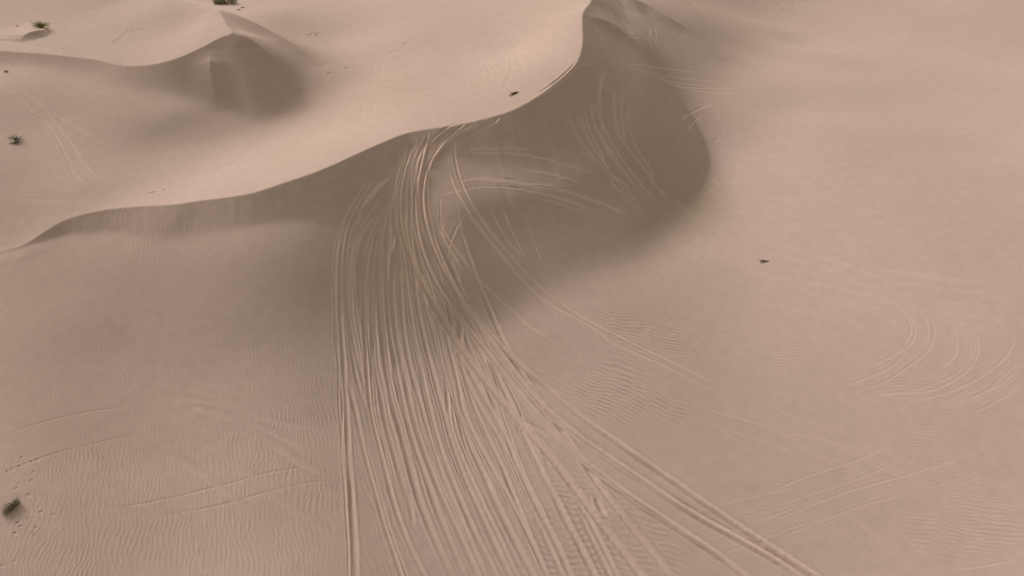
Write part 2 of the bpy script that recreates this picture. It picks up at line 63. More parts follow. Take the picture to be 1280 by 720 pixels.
# wheel tracks: half width, depth, berm, wobble, [x,y,x,y...]
TRACKS = [
[0.11,0.012,0.004,0.02,0,[-39.06,39.62,-37.49,41.0,-35.7,42.03,-33.75,42.87,-31.09,43.71,-28.63,44.01]],
[0.11,0.012,0.004,0.02,0,[-37.68,36.59,-36.75,37.27,-35.62,38.2,-34.05,39.24,-32.73,39.96,-30.52,40.9,-27.88,41.33]],
[0.11,0.012,0.004,0.02,0,[-29.73,34.46,-27.49,35.22,-25.41,35.92,-23.51,36.57,-21.67,37.07,-18.9,37.99,-16.69,38.43,-14.5,39.07,-12.22,39.15,-10.28,38.97]],
[0.11,0.012,0.004,0.02,0,[-27.08,33.96,-24.48,34.74,-22.01,35.37,-18.05,36.58,-15.0,37.37,-12.75,37.41,-10.83,37.12,-8.52,36.55]],
[0.3,0.016,0.007,0.03,0,[-27.18,39.96,-24.67,38.65,-22.11,36.99,-18.89,34.61,-16.83,33.11]],
[0.3,0.016,0.007,0.03,0,[-25.0,41.19,-22.78,39.82,-19.48,37.46,-17.04,35.73]],
[0.3,0.016,0.007,0.03,0,[-21.8,42.62,-18.57,41.34,-15.37,39.74,-12.86,38.22]],
[0.3,0.016,0.007,0.03,0,[-19.88,37.18,-16.54,35.42,-13.5,33.62,-11.91,32.58]],
[0.3,0.016,0.007,0.03,0,[-20.42,41.76,-16.41,39.06,-12.75,37.41]],
[0.3,0.016,0.007,0.03,0,[-21.93,43.27,-18.56,42.41,-15.31,41.91,-13.7,41.58]],
[0.3,0.016,0.007,0.03,0,[-21.67,41.98,-19.04,40.7,-16.0,38.86,-13.15,37.58,-9.92,35.63]],
[0.3,0.016,0.007,0.03,0,[-27.68,44.74,-25.44,44.34,-22.88,43.9,-20.55,42.82]],
[0.3,0.016,0.007,0.03,0,[-27.01,44.02,-24.41,43.42,-20.39,41.97]],
[0.3,0.016,0.007,0.03,0,[-28.53,43.65,-26.73,42.94,-23.96,41.51]],
[0.3,0.016,0.007,0.03,0,[-25.61,45.05,-22.42,44.06,-20.65,43.33]],
[0.3,0.016,0.007,0.03,0,[-27.33,44.02,-25.38,42.75,-23.01,40.82]],
[0.1,0.005,0.005,0.02,0.09,[8.6,51.28,11.03,49.46,13.17,47.7,16.73,44.99]],
[0.1,0.004,0.005,0.02,0.09,[7.85,50.28,10.26,48.47,12.4,46.71,15.97,43.99]],
[0.1,0.005,0.005,0.02,0.09,[9.29,51.75,11.69,49.67,14.03,47.9]],
[0.1,0.004,0.005,0.02,0.09,[8.47,50.8,10.9,48.7,13.28,46.9]],
[0.1,0.005,0.005,0.02,0.09,[19.09,44.6,21.43,43.32,24.69,41.33]],
[0.1,0.004,0.005,0.02,0.09,[18.49,43.51,20.8,42.24,24.04,40.27]],
[0.1,0.005,0.005,0.02,0.09,[15.57,43.95,18.75,42.66,22.21,41.35]],
[0.1,0.004,0.005,0.02,0.09,[15.1,42.8,18.3,41.5,21.76,40.18]],
[0.1,0.005,0.005,0.02,0.09,[19.1,44.69,21.45,43.41,24.71,41.42]],
[0.1,0.004,0.005,0.02,0.09,[18.5,43.6,20.82,42.33,24.06,40.35]],
[0.1,0.005,0.005,0.02,0.09,[13.66,44.82,17.45,43.16,19.86,42.24]],
[0.1,0.004,0.005,0.02,0.09,[13.16,43.67,16.97,42.01,19.41,41.08]],
[0.1,0.005,0.005,0.02,0.09,[22.31,41.84,24.16,40.64,25.99,39.65]],
[0.1,0.004,0.005,0.02,0.09,[21.63,40.79,23.52,39.57,25.4,38.55]],
[0.1,0.005,0.005,0.02,0.09,[16.74,43.75,20.01,42.02,23.14,40.33]],
[0.1,0.004,0.005,0.02,0.09,[16.16,42.64,19.42,40.92,22.55,39.23]],
[0.1,0.005,0.005,0.02,0.09,[6.81,34.14,11.75,35.1,15.23,36.04,18.31,36.61,20.98,37.0,23.67,37.54]],
[0.1,0.004,0.005,0.02,0.09,[7.05,32.91,12.03,33.88,15.51,34.82,18.51,35.38,21.19,35.77,23.91,36.31]],
[0.1,0.005,0.005,0.02,0.09,[13.04,33.44,16.44,34.18,19.91,35.23,22.96,35.92,25.24,36.46]],
[0.1,0.004,0.005,0.02,0.09,[13.3,32.22,16.75,32.97,20.23,34.03,23.24,34.7,25.53,35.24]],
[0.1,0.005,0.005,0.02,0.09,[22.59,41.32,24.1,40.53,25.97,39.54,28.51,38.01,30.68,36.56,32.13,35.8]],
[0.1,0.004,0.005,0.02,0.09,[22.01,40.21,23.51,39.42,25.35,38.45,27.84,36.96,30.02,35.49,31.55,34.7]],
[0.1,0.005,0.005,0.02,0.09,[25.79,40.69,27.49,39.7,29.51,38.52,31.24,37.55,32.11,37.15]],
[0.1,0.004,0.005,0.02,0.09,[25.16,39.61,26.86,38.62,28.89,37.44,30.66,36.45,31.59,36.01]],
[0.1,0.005,0.005,0.02,0.09,[20.31,41.5,23.27,40.93,26.31,39.74,28.07,38.53]],
[0.1,0.004,0.005,0.02,0.09,[20.07,40.27,22.92,39.73,25.75,38.62,27.35,37.5]],
[0.1,0.005,0.005,0.02,0.09,[32.75,36.48,34.17,35.72]],
[0.1,0.004,0.005,0.02,0.09,[32.16,35.37,33.59,34.62]],
[0.1,0.005,0.005,0.02,0.09,[33.04,36.52,34.95,36.0,37.14,35.25]],
[0.1,0.004,0.005,0.02,0.09,[32.72,35.31,34.58,34.81,36.73,34.07]],
[0.1,0.005,0.005,0.02,0.09,[33.86,34.74,36.37,34.18]],
[0.1,0.004,0.005,0.02,0.09,[33.58,33.52,36.09,32.96]],
[0.1,0.005,0.005,0.02,0.09,[24.19,35.6,25.63,33.89,26.99,32.11,28.38,30.25]],
[0.1,0.004,0.005,0.02,0.09,[23.23,34.79,24.66,33.11,25.99,31.36,27.38,29.5]],
[0.1,0.005,0.005,0.02,0.09,[25.79,35.74,27.03,34.47,28.49,32.65,29.48,31.33,30.43,30.05]],
[0.1,0.004,0.005,0.02,0.09,[24.9,34.87,26.09,33.64,27.51,31.88,28.48,30.59,29.42,29.31]],
[0.1,0.005,0.005,0.02,0.09,[19.08,34.67,21.08,35.26,23.08,35.84,25.54,36.5,28.24,36.98,31.22,37.48,33.79,38.03,35.83,38.65,38.68,39.52]],
[0.1,0.004,0.005,0.02,0.09,[19.43,33.48,21.43,34.06,23.42,34.63,25.81,35.28,28.45,35.74,31.45,36.25,34.1,36.81,36.19,37.45,39.04,38.32]],
[0.1,0.005,0.005,0.02,0.09,[19.46,36.84,22.62,37.82,26.5,38.69,28.26,39.29,29.56,39.78,31.46,40.29]],
[0.1,0.004,0.005,0.02,0.09,[19.83,35.65,22.94,36.61,26.82,37.48,28.68,38.11,29.94,38.59,31.78,39.08]],
[0.1,0.005,0.005,0.02,0.09,[30.54,30.43,32.64,30.48,35.55,30.7]],
[0.1,0.004,0.005,0.02,0.09,[30.57,29.18,32.71,29.23,35.65,29.46]],
[0.11,0.007,0.006,0.02,0.11,[13.9,64.84,18.47,62.36,22.73,60.06,23.91,59.2]],
[0.11,0.006,0.006,0.02,0.11,[13.3,63.74,17.87,61.26,22.1,58.98,23.18,58.19]],
[0.11,0.007,0.006,0.02,0.11,[15.75,67.37,19.08,65.88,22.55,63.75]],
[0.11,0.006,0.006,0.02,0.11,[15.24,66.23,18.49,64.78,21.9,62.69]],
[0.11,0.007,0.006,0.02,0.11,[16.45,64.85,18.84,61.75,21.67,60.56]],
[0.11,0.006,0.006,0.02,0.11,[15.46,64.09,18.04,60.79,21.18,59.41]],
[0.11,0.007,0.006,0.02,0.11,[14.37,64.41,17.24,63.65,20.67,61.4]],
[0.11,0.006,0.006,0.02,0.11,[14.04,63.21,16.7,62.52,19.98,60.35]],
[0.11,0.007,0.006,0.02,0.11,[19.18,65.87,21.83,64.45,25.64,62.4]],
[0.11,0.006,0.006,0.02,0.11,[18.59,64.76,21.24,63.35,25.05,61.3]],
[0.11,0.007,0.006,0.02,0.11,[18.7,63.13,21.83,60.9,24.0,59.19]],
[0.11,0.006,0.006,0.02,0.11,[17.97,62.11,21.09,59.89,23.23,58.2]],
[0.11,0.007,0.006,0.02,0.11,[18.46,61.78,21.08,60.62,23.42,58.61,27.29,57.01]],
[0.11,0.006,0.006,0.02,0.11,[17.96,60.64,20.4,59.57,22.8,57.53,26.81,55.86]],
[0.11,0.007,0.006,0.02,0.11,[25.32,61.02,28.25,59.08,30.24,57.42,32.7,55.46,36.08,52.89]],
[0.11,0.006,0.006,0.02,0.11,[24.63,59.98,27.51,58.07,29.45,56.46,31.93,54.47,35.33,51.89]],
[0.11,0.007,0.006,0.02,0.11,[25.94,60.72,28.88,58.96,30.98,56.98,32.74,55.6]],
[0.11,0.006,0.006,0.02,0.11,[25.3,59.65,28.14,57.96,30.16,56.04,31.97,54.62]],
[0.11,0.007,0.006,0.02,0.11,[24.52,61.53,27.69,59.52,30.16,57.13]],
[0.11,0.006,0.006,0.02,0.11,[23.85,60.48,26.92,58.54,29.29,56.23]],
[0.11,0.007,0.006,0.02,0.11,[26.03,56.3,29.46,54.53,32.05,53.23]],
[0.11,0.006,0.006,0.02,0.11,[25.45,55.19,28.9,53.42,31.48,52.11]],
[0.11,0.007,0.006,0.02,0.11,[25.52,57.95,29.02,56.1,32.45,54.61]],
[0.11,0.006,0.006,0.02,0.11,[24.94,56.84,28.47,54.97,31.95,53.46]],
[0.11,0.007,0.006,0.02,0.11,[29.77,55.66,32.68,53.99,35.91,52.35]],
[0.11,0.006,0.006,0.02,0.11,[29.14,54.58,32.09,52.89,35.34,51.24]],
[0.11,0.007,0.006,0.02,0.11,[35.01,52.77,37.77,51.82,40.38,50.66,42.47,49.36]],
[0.11,0.006,0.006,0.02,0.11,[34.6,51.58,37.31,50.65,39.8,49.55,41.81,48.3]],
[0.11,0.007,0.006,0.02,0.11,[36.26,55.95,37.93,54.66,40.52,53.73,43.36,51.56]],
[0.11,0.006,0.006,0.02,0.11,[35.49,54.96,37.36,53.55,39.9,52.65,42.6,50.57]],
[0.11,0.007,0.006,0.02,0.11,[39.43,53.58,40.3,52.61,43.31,51.43]],
[0.11,0.006,0.006,0.02,0.11,[38.5,52.74,39.7,51.51,42.85,50.26]],
[0.11,0.007,0.006,0.02,0.11,[31.72,56.54,34.94,55.85,37.83,54.37,41.46,53.48]],
[0.11,0.006,0.006,0.02,0.11,[31.46,55.31,34.53,54.67,37.41,53.2,41.16,52.26]],
[0.11,0.007,0.006,0.02,0.11,[34.93,52.5,38.47,50.37,42.07,48.37]],
[0.11,0.006,0.006,0.02,0.11,[34.28,51.43,37.84,49.29,41.47,47.28]],
[0.11,0.007,0.006,0.02,0.11,[29.06,54.6,32.05,53.23,32.99,52.24,33.69,50.5,33.36,48.48]],
[0.11,0.006,0.006,0.02,0.11,[28.54,53.46,31.4,52.16,31.92,51.59,32.44,50.38,32.13,48.68]],
[0.11,0.007,0.006,0.02,0.11,[34.96,52.72,38.02,51.62,41.72,50.29]],
[0.11,0.006,0.006,0.02,0.11,[34.53,51.54,37.6,50.44,41.3,49.11]],
[0.11,0.007,0.006,0.02,0.11,[36.07,52.11,38.65,51.1,41.25,49.5,42.31,48.96]],
[0.11,0.006,0.006,0.02,0.11,[35.62,50.94,38.09,49.98,40.62,48.42,41.74,47.85]],
[0.11,0.007,0.006,0.02,0.11,[35.17,52.35,37.1,51.3,39.81,49.88,41.99,48.18]],
[0.11,0.006,0.006,0.02,0.11,[34.57,51.25,36.52,50.2,39.14,48.83,41.23,47.19]],
[0.11,0.007,0.006,0.02,0.11,[31.92,56.01,35.98,55.36,39.75,54.12,44.04,53.18]],
[0.11,0.006,0.006,0.02,0.11,[31.72,54.78,35.68,54.14,39.43,52.92,43.77,51.96]],
[0.13,0.006,0.005,0.02,0.1,[29.43,54.42,32.17,53.38,33.15,52.21,33.83,50.7,33.84,49.43,33.17,48.3,31.69,47.32,29.91,46.58,26.68,45.65,25.01,45.27]],
[0.13,0.006,0.005,0.02,0.1,[29.82,54.59,32.24,53.6,33.31,51.64,33.61,50.51,33.49,49.48,32.79,48.36,31.01,47.12,29.23,46.38]],
[0.13,0.006,0.005,0.02,0.1,[33.54,52.94,34.86,51.41,35.33,49.85,35.1,48.64,34.01,47.2,32.27,46.08,29.72,44.74,27.13,44.32,23.92,43.94]],
[0.13,0.006,0.005,0.02,0.1,[33.38,52.96,34.55,51.45,34.93,50.11,34.61,48.71,33.62,47.45]],
[0.13,0.006,0.005,0.02,0.1,[32.66,47.38,30.72,46.1,28.31,45.28,25.31,44.52]],
[0.13,0.006,0.005,0.02,0.1,[35.73,51.06,36.79,49.44,36.63,47.83,35.97,46.55,34.93,45.73,33.23,45.2]],
[0.13,0.006,0.005,0.02,0.1,[36.19,51.0,37.55,49.34,37.68,47.7,36.94,46.23,35.77,45.06,34.03,44.36,32.22,43.88,28.54,43.8,24.65,42.99]],
[0.13,0.006,0.005,0.02,0.1,[36.89,50.69,38.16,48.84,38.07,47.25,37.25,45.81,35.8,44.68,33.38,43.73,30.07,43.79,26.87,43.28,25.21,42.76]],
[0.13,0.006,0.005,0.02,0.1,[36.59,50.73,37.78,49.1,37.84,47.48,37.05,46.02,35.78,44.84]],
[0.13,0.006,0.005,0.02,0.1,[40.95,49.12,40.94,47.69,40.29,46.59,38.93,45.41,37.04,44.34,34.48,43.41,32.11,43.0,29.65,42.27]],
[0.13,0.006,0.005,0.02,0.1,[41.1,45.92,38.97,44.29,36.37,42.82,34.05,42.07,32.71,41.55]],
[0.13,0.006,0.005,0.02,0.1,[40.68,44.83,38.1,43.13,35.58,42.22]],
[0.13,0.006,0.005,0.02,0.1,[40.14,43.43,36.93,41.88,34.97,41.27]],
[0.13,0.006,0.005,0.02,0.1,[40.88,45.37,39.19,44.08,37.33,43.05,34.76,41.98]],
[0.13,0.006,0.005,0.02,0.1,[38.91,44.12,37.05,43.09,35.12,42.62,32.53,41.91]],
[0.075,0.03,0.02,0.012,0.6,[-4.92,65.62,-1.1,65.89,2.5,65.76,6.16,65.64,9.36,65.21,12.4,65.36]],
[0.075,0.03,0.02,0.012,0.6,[-7.24,63.89,-5.82,64.04,-3.71,64.63,-0.62,65.01,2.49,64.84,6.12,64.62,9.29,64.13]],
[0.075,0.03,0.02,0.012,0.6,[-4.28,68.35,-0.64,68.71,2.55,68.66,5.02,68.5,9.52,67.93]],
[0.075,0.03,0.02,0.012,0.6,[-7.03,64.6,-4.68,65.41,-0.86,65.63,3.71,65.44,8.36,65.21]],
[0.075,0.03,0.02,0.012,0.6,[2.0,64.26,5.37,64.08,9.03,63.93]],
[0.075,0.03,0.02,0.012,0.6,[0.1,67.27,3.75,67.09,7.44,66.77]],
[0.075,0.03,0.02,0.012,0.6,[-4.78,68.69,-0.88,69.12,2.81,69.36]],
[0.075,0.03,0.02,0.012,0.6,[1.54,65.76,4.44,65.73,7.87,65.33,12.06,64.41]],
[0.075,0.03,0.02,0.012,0.6,[1.53,64.95,4.9,64.59,8.79,64.01]],
[0.075,0.03,0.02,0.012,0.6,[2.99,65.84,6.88,65.32,10.34,64.94,12.31,64.36]],
[0.08,0.035,0.025,0.015,0.7,[-1.09,63.36,0.09,60.81,1.47,58.23]],
[0.08,0.035,0.025,0.015,0.7,[1.04,63.19,1.73,60.99,2.41,58.97,3.31,57.78]],
[0.08,0.035,0.025,0.015,0.7,[-2.26,62.99,-0.6,60.29,1.24,58.43]],
[0.08,0.035,0.025,0.015,0.7,[-3.2,63.12,-4.57,61.67]],
[0.08,0.035,0.025,0.015,0.7,[-6.76,63.85,-6.66,61.16,-6.37,59.07]],
[0.08,0.035,0.025,0.015,0.7,[-5.31,63.02,-4.78,60.61,-4.51,58.95]],
[0.16,0.065,0.04,0.03,0.6,[5.45,74.28,6.91,71.71,8.83,69.35,10.3,68.19,9.78,68.02,11.46,66.4,12.88,64.99,14.1,64.32]],
[0.16,0.065,0.04,0.03,0.6,[6.4,75.21,7.46,72.47,8.64,70.47,10.32,68.47,11.07,68.2,12.47,66.23,13.9,64.84]],
[0.16,0.065,0.04,0.03,0.6,[7.22,76.08,8.0,72.95,9.15,70.33,9.13,70.03,10.55,68.0,11.96,66.31,13.4,65.07]],
[0.16,0.065,0.04,0.03,0.6,[8.04,76.64,8.58,74.02,9.75,71.71,11.43,69.46,12.15,68.63,13.89,67.4,15.6,66.1]],
[0.16,0.065,0.04,0.03,0.6,[8.46,77.08,9.16,75.07,10.3,72.19,11.26,70.79,12.72,69.16,14.69,67.48,16.41,66.35]],
[0.16,0.065,0.04,0.03,0.6,[10.45,82.3,9.69,79.63,9.16,77.67,9.28,74.82,9.28,72.47,9.96,70.88,10.68,70.0,12.37,68.16,14.09,66.78]],
[0.16,0.065,0.04,0.03,0.6,[9.99,81.89,9.22,78.65,8.96,76.41]],
[0.16,0.065,0.04,0.03,0.6,[10.99,80.18,10.74,76.84,10.96,74.17,11.88,72.17]],
[0.16,0.065,0.04,0.03,0.6,[11.97,80.1,11.48,75.88,11.69,73.23,12.67,71.93]],
[0.16,0.065,0.04,0.03,0.6,[12.41,78.82,12.25,75.25,12.99,72.61,14.43,70.44,14.35,69.58,15.9,68.85,16.86,67.8]],
[0.16,0.065,0.04,0.03,0.6,[10.21,74.82,11.9,72.45,13.64,70.67,14.61,69.41,16.11,68.24,17.88,67.66]],
[0.16,0.065,0.04,0.03,0.6,[7.93,77.17,8.41,74.82,8.62,72.26]],
[0.16,0.065,0.04,0.03,0.6,[6.79,75.07,7.38,73.6,8.22,71.24,9.85,69.14]],
[0.16,0.065,0.04,0.03,0.6,[16.71,68.89,17.41,67.97,18.39,67.64]],
[0.16,0.065,0.04,0.03,0.6,[1.62,74.56,4.25,77.51,6.45,80.27,7.32,81.55]],
[0.16,0.065,0.04,0.03,0.6,[2.12,74.49,4.75,77.13,6.97,80.04,9.65,82.93]],
[0.16,0.065,0.04,0.03,0.6,[3.18,76.24,5.61,79.07,7.03,81.14]],
[0.16,0.065,0.04,0.03,0.6,[12.22,88.83,13.4,91.48,15.52,93.81]],
[0.16,0.065,0.04,0.03,0.6,[12.15,89.63,13.43,91.88,15.17,93.55]],
[0.12,0.03,0.015,0.02,0.3,[18.67,80.02,20.01,82.74,22.0,84.3,23.94,85.42]],
[0.12,0.03,0.015,0.02,0.3,[19.4,78.9,20.83,82.16,22.4,83.06]],
[0.12,0.03,0.015,0.02,0.3,[13.12,85.82,15.63,86.68,19.55,88.07,24.57,88.81]],
[0.12,0.03,0.015,0.02,0.3,[13.65,85.27,18.21,87.31,20.68,87.38,27.38,87.77]],
[0.12,0.03,0.015,0.02,0.3,[13.18,86.44,18.56,90.01,25.19,92.04]],
[0.12,0.03,0.015,0.02,0.3,[14.36,86.21,19.67,89.0,26.13,90.48]],
[0.12,0.03,0.015,0.02,0.3,[17.53,86.89,22.64,88.25,29.03,89.71]],
[0.12,0.03,0.015,0.02,0.3,[17.37,98.8,16.58,93.07]],
[0.12,0.03,0.015,0.02,0.3,[18.09,99.43,17.48,94.07]],
[0.12,0.03,0.015,0.02,0.3,[26.8,120.25,27.49,114.1]],
[0.12,0.03,0.015,0.02,0.3,[27.59,121.26,28.49,116.68]],
[0.12,0.03,0.015,0.02,0.3,[20.15,72.12,21.05,69.87]],
[0.12,0.03,0.015,0.02,0.3,[21.12,73.07,22.02,71.01]],
[0.1,0.014,0.008,0.02,0.1,[-15.65,76.04,-16.14,79.1,-16.27,81.78,-16.15,82.98]],
[0.1,0.014,0.008,0.02,0.1,[-14.31,75.18,-14.86,78.93,-15.09,81.98]],
[0.1,0.014,0.008,0.02,0.1,[-13.21,75.92,-13.3,78.65,-12.81,80.32]],
[0.1,0.014,0.008,0.02,0.1,[-16.0,86.08,-16.33,90.8,-16.63,96.71]],
[0.1,0.014,0.008,0.02,0.1,[-15.06,86.18,-15.67,91.88]],
[0.1,0.014,0.008,0.02,0.1,[-5.88,92.69,-4.87,83.24,-4.57,76.43]],
[0.1,0.014,0.008,0.02,0.1,[-4.66,92.31,-3.23,84.1,-2.73,75.86,-3.18,73.76]],
[0.1,0.014,0.008,0.02,0.1,[-2.72,86.32,-1.22,79.56,-1.94,75.06]],
[0.1,0.014,0.008,0.02,0.1,[-1.7,94.48,-0.17,87.3,-0.42,79.22,-2.18,74.03]],
[0.1,0.014,0.008,0.02,0.1,[1.22,84.51,0.9,79.27,0.1,76.65]],
[0.1,0.014,0.008,0.02,0.1,[-2.29,93.43,-0.73,85.99,-1.22,79.56,-2.7,74.72]],
[0.1,0.014,0.008,0.02,0.1,[-4.01,90.7,-2.35,82.14,-2.48,76.36]],
[0.1,0.014,0.008,0.02,0.1,[-3.41,90.51,-1.66,81.8,-1.71,76.69]],
[0.1,0.014,0.008,0.02,0.1,[-0.48,93.83,0.68,87.43,0.78,80.57]],
[0.1,0.014,0.008,0.02,0.1,[0.12,94.81,1.54,87.46]],
[0.1,0.014,0.008,0.02,0.1,[3.07,92.57,4.11,88.71]],
[0.1,0.014,0.008,0.02,0.1,[3.94,92.12,4.68,88.88]],
[0.1,0.014,0.008,0.02,0.1,[-4.85,71.44,-0.9,73.17,2.13,74.94,4.78,77.86]],
[0.1,0.014,0.008,0.02,0.1,[-2.9,72.61,0.1,74.47,2.67,76.38]],
[0.1,0.014,0.008,0.02,0.1,[-50.2,66.23,-44.68,65.02,-39.43,64.26]],
[0.1,0.014,0.008,0.02,0.1,[-28.63,62.84,-24.66,64.19,-21.31,65.48]],
[0.1,0.014,0.008,0.02,0.1,[-50.07,65.91,-45.69,65.01,-38.77,63.81]],
[0.13,0.04,0.03,0.02,0.22,[-54.93,82.95,-52.29,81.18,-49.96,78.61,-47.43,75.52,-45.17,72.98,-43.06,70.07,-40.95,68.42]],
[0.13,0.04,0.03,0.02,0.22,[-55.26,82.43,-52.13,79.38,-49.72,77.29,-47.03,73.79,-45.14,70.88,-42.34,67.54]],
[0.13,0.04,0.03,0.02,0.22,[-54.19,82.49,-51.55,80.31,-48.79,77.3,-46.0,73.81,-43.88,70.9,-41.67,68.38]],
[0.13,0.04,0.03,0.02,0.22,[-53.0,80.22,-50.29,77.72,-47.45,74.21,-44.73,70.47,-42.59,67.55]],
[0.13,0.04,0.03,0.02,0.22,[-49.73,79.06,-45.5,75.98,-41.96,73.23]],
[0.13,0.04,0.03,0.02,0.22,[-45.39,70.88,-43.42,68.4,-41.61,66.93]],
[0.13,0.04,0.03,0.02,0.22,[-43.63,70.9,-41.84,68.81,-40.16,67.61]],
[0.214,0.067,0.036,0.02,0.2,[-2.68,71.93,-3.55,71.07,-4.72,70.44,-5.59,69.98]],
[0.236,0.067,0.038,0.02,0.2,[-5.63,71.27,-7.36,70.08,-8.48,68.92]],
[0.172,0.059,0.039,0.02,0.2,[-9.38,69.33,-10.16,67.45,-10.75,65.8]],
[0.215,0.072,0.022,0.02,0.2,[-12.34,62.11,-12.91,60.79,-13.34,59.3,-13.61,57.66]],
[0.203,0.052,0.031,0.02,0.2,[-7.67,70.51,-8.63,69.06,-9.3,67.38,-9.68,65.82]],
[0.21,0.045,0.024,0.02,0.2,[-4.49,61.98,-5.21,60.79,-5.74,59.47,-6.06,57.95]],
[0.19,0.072,0.035,0.02,0.2,[-9.42,50.71,-9.0,49.0,-8.66,47.56]],
[0.181,0.069,0.023,0.02,0.2,[-7.97,37.12,-7.63,35.76,-7.29,34.32]],
[0.213,0.049,0.02,0.02,0.2,[-8.11,57.58,-7.88,56.03,-7.56,54.49]],
[0.24,0.061,0.029,0.02,0.22969143191104527,[-11.49,48.4,-10.82,46.55,-9.98,44.48,-9.12,42.58,-8.37,41.05]],
[0.253,0.092,0.033,0.02,0.24670410270835536,[1.8,42.73,2.52,41.05,3.16,39.41]],
[0.254,0.082,0.045,0.02,0.2554537741668631,[4.84,36.68,5.74,34.59,7.19,31.27,9.2,26.53]],
[0.214,0.132,0.061,0.02,0.32945599709343915,[1.09,45.67,2.22,44.7,3.18,43.64,3.99,42.49]],
[0.275,0.128,0.046,0.02,0.32627128010221557,[-3.6,51.83,-2.63,50.32,-1.95,49.24]],
[0.229,0.093,0.043,0.02,0.3392493805705514,[6.36,37.24,6.86,36.07,7.28,35.5]],
[0.22,-0.113,-0.06,0.02,0.34,[-1.05,45.57,0.11,44.31,1.47,43.06,3.11,41.74]],
[0.1,-0.03,-0.02,0.02,0.25,[-0.64,45.57,0.55,44.31,1.91,43.05]],
[0.22,-0.138,-0.06,0.02,0.34,[-6.08,32.82,-5.82,32.17]],
[0.22,-0.117,-0.06,0.02,0.34,[-1.04,71.98,-1.78,71.19]],
[0.22,-0.14,-0.06,0.02,0.34,[-10.86,60.32,-10.9,58.71]],
[0.22,-0.144,-0.06,0.02,0.34,[3.63,32.15,4.37,31.43]],
[0.22,-0.128,-0.06,0.02,0.34,[-7.26,53.73,-8.15,55.5,-8.87,56.51,-9.34,57.53]],
[0.22,0.064,0.039,0.02,0.2,[-12.65,65.66,-13.54,64.28,-14.34,62.76,-14.96,61.2,-15.33,59.67,-15.43,57.93,-15.37,55.93,-15.19,53.76,-14.91,51.65,-14.54,49.63,-14.17,47.68,-13.87,45.84,-13.57,43.99,-13.19,41.83,-12.73,39.4,-12.28,37.1,-11.86,34.91,-11.4,32.43,-10.86,29.27,-10.25,25.64]],
[0.127,0.03,0.02,0.02,0.25,[-15.26,61.15,-15.58,59.62,-15.78,57.85,-15.69,55.86,-15.5,53.69,-15.2,51.59,-14.89,49.58,-14.53,47.63,-14.22,45.8,-13.85,43.97,-13.57,41.8,-13.07,39.37,-12.65,37.07,-12.25,34.88,-11.78,32.4]],
[0.09,0.022,0.02,0.02,0.25,[-13.95,64.19,-14.75,62.68,-15.43,61.11,-15.77,59.58,-15.85,57.84,-15.87,55.81,-15.64,53.67,-15.32,51.57,-15.07,49.55,-14.62,47.62,-14.37,45.79,-14.09,43.95,-13.66,41.79,-13.27,39.36,-12.72,37.06,-12.34,34.87,-11.87,32.39,-11.38,29.23,-10.78,25.6]],
[0.239,0.062,0.023,0.02,0.2,[-12.49,62.22,-13.48,60.69,-14.19,59.08,-14.47,57.34,-14.38,55.38,-14.0,53.09,-13.42,50.55,-12.74,47.86,-12.05,45.12,-11.36,42.61,-10.7,40.59,-10.11,38.98,-9.52,37.45,-8.87,35.84]],
[0.107,0.03,0.02,0.02,0.25,[-13.22,60.75,-14.01,59.12,-14.27,57.39,-14.11,55.45,-13.74,53.15,-13.13,50.6,-12.53,47.89,-11.83,45.14,-11.1,42.64,-10.47,40.61,-9.9,39.0,-9.3,37.47,-8.67,35.85]],
[0.196,0.075,0.039,0.02,0.2,[-11.41,66.04,-12.26,64.82,-13.08,63.64,-13.85,62.51,-14.5,61.23,-14.91,59.58,-14.95,57.41,-14.73,55.03,-14.4,52.77,-14.01,50.72,-13.53,48.69,-12.97,46.72,-12.39,45.08,-11.78,43.74,-11.14,42.4,-10.48,40.86]],
[0.097,0.03,0.02,0.02,0.25,[-13.53,62.58,-14.17,61.3,-14.58,59.65,-14.68,57.47,-14.35,55.12,-14.07,52.84,-13.65,50.79,-13.24,48.73,-12.64,46.77,-12.02,45.12,-11.39,43.78]],
[0.109,0.022,0.02,0.02,0.25,[-14.41,59.69,-14.53,57.51,-14.33,55.13,-13.9,52.88,-13.55,50.81,-13.03,48.77,-12.52,46.78,-11.94,45.13,-11.33,43.79]],
[0.205,0.065,0.027,0.02,0.2,[-12.41,60.05,-12.61,58.47,-12.62,56.55,-12.49,54.43,-12.3,52.32,-12.05,50.28,-11.71,48.39,-11.24,46.58,-10.7,44.69,-10.17,42.83,-9.67,41.19,-9.14,39.67,-8.54,38.05,-7.92,36.44,-7.34,35.0,-6.8,33.67]],
[0.12,0.03,0.02,0.02,0.25,[-12.13,54.53,-12.03,52.39,-11.69,50.36,-11.4,48.45,-10.94,46.63,-10.39,44.73,-9.89,42.86,-9.28,41.23,-8.84,39.7,-8.22,38.08,-7.54,36.47]],
[0.19,0.047,0.033,0.02,0.2,[-12.03,63.68,-12.85,62.6,-13.61,61.3,-14.26,59.69,-14.63,57.82,-14.68,55.88,-14.48,53.94,-14.09,51.86,-13.47,49.48,-12.62,46.93,-11.67,44.52,-10.76,42.4,-9.97,40.51]],
[0.121,0.03,0.02,0.02,0.25,[-14.44,57.87,-14.45,55.94,-14.21,54.0,-13.9,51.9,-13.18,49.53,-12.43,46.95]],
[0.085,0.022,0.02,0.02,0.25,[-12.26,62.71,-13.03,61.42,-13.79,59.8,-14.06,57.96,-14.21,56.0,-13.89,54.08,-13.56,51.97,-12.92,49.58,-12.08,47.01,-11.12,44.58,-10.17,42.45,-9.45,40.56]],
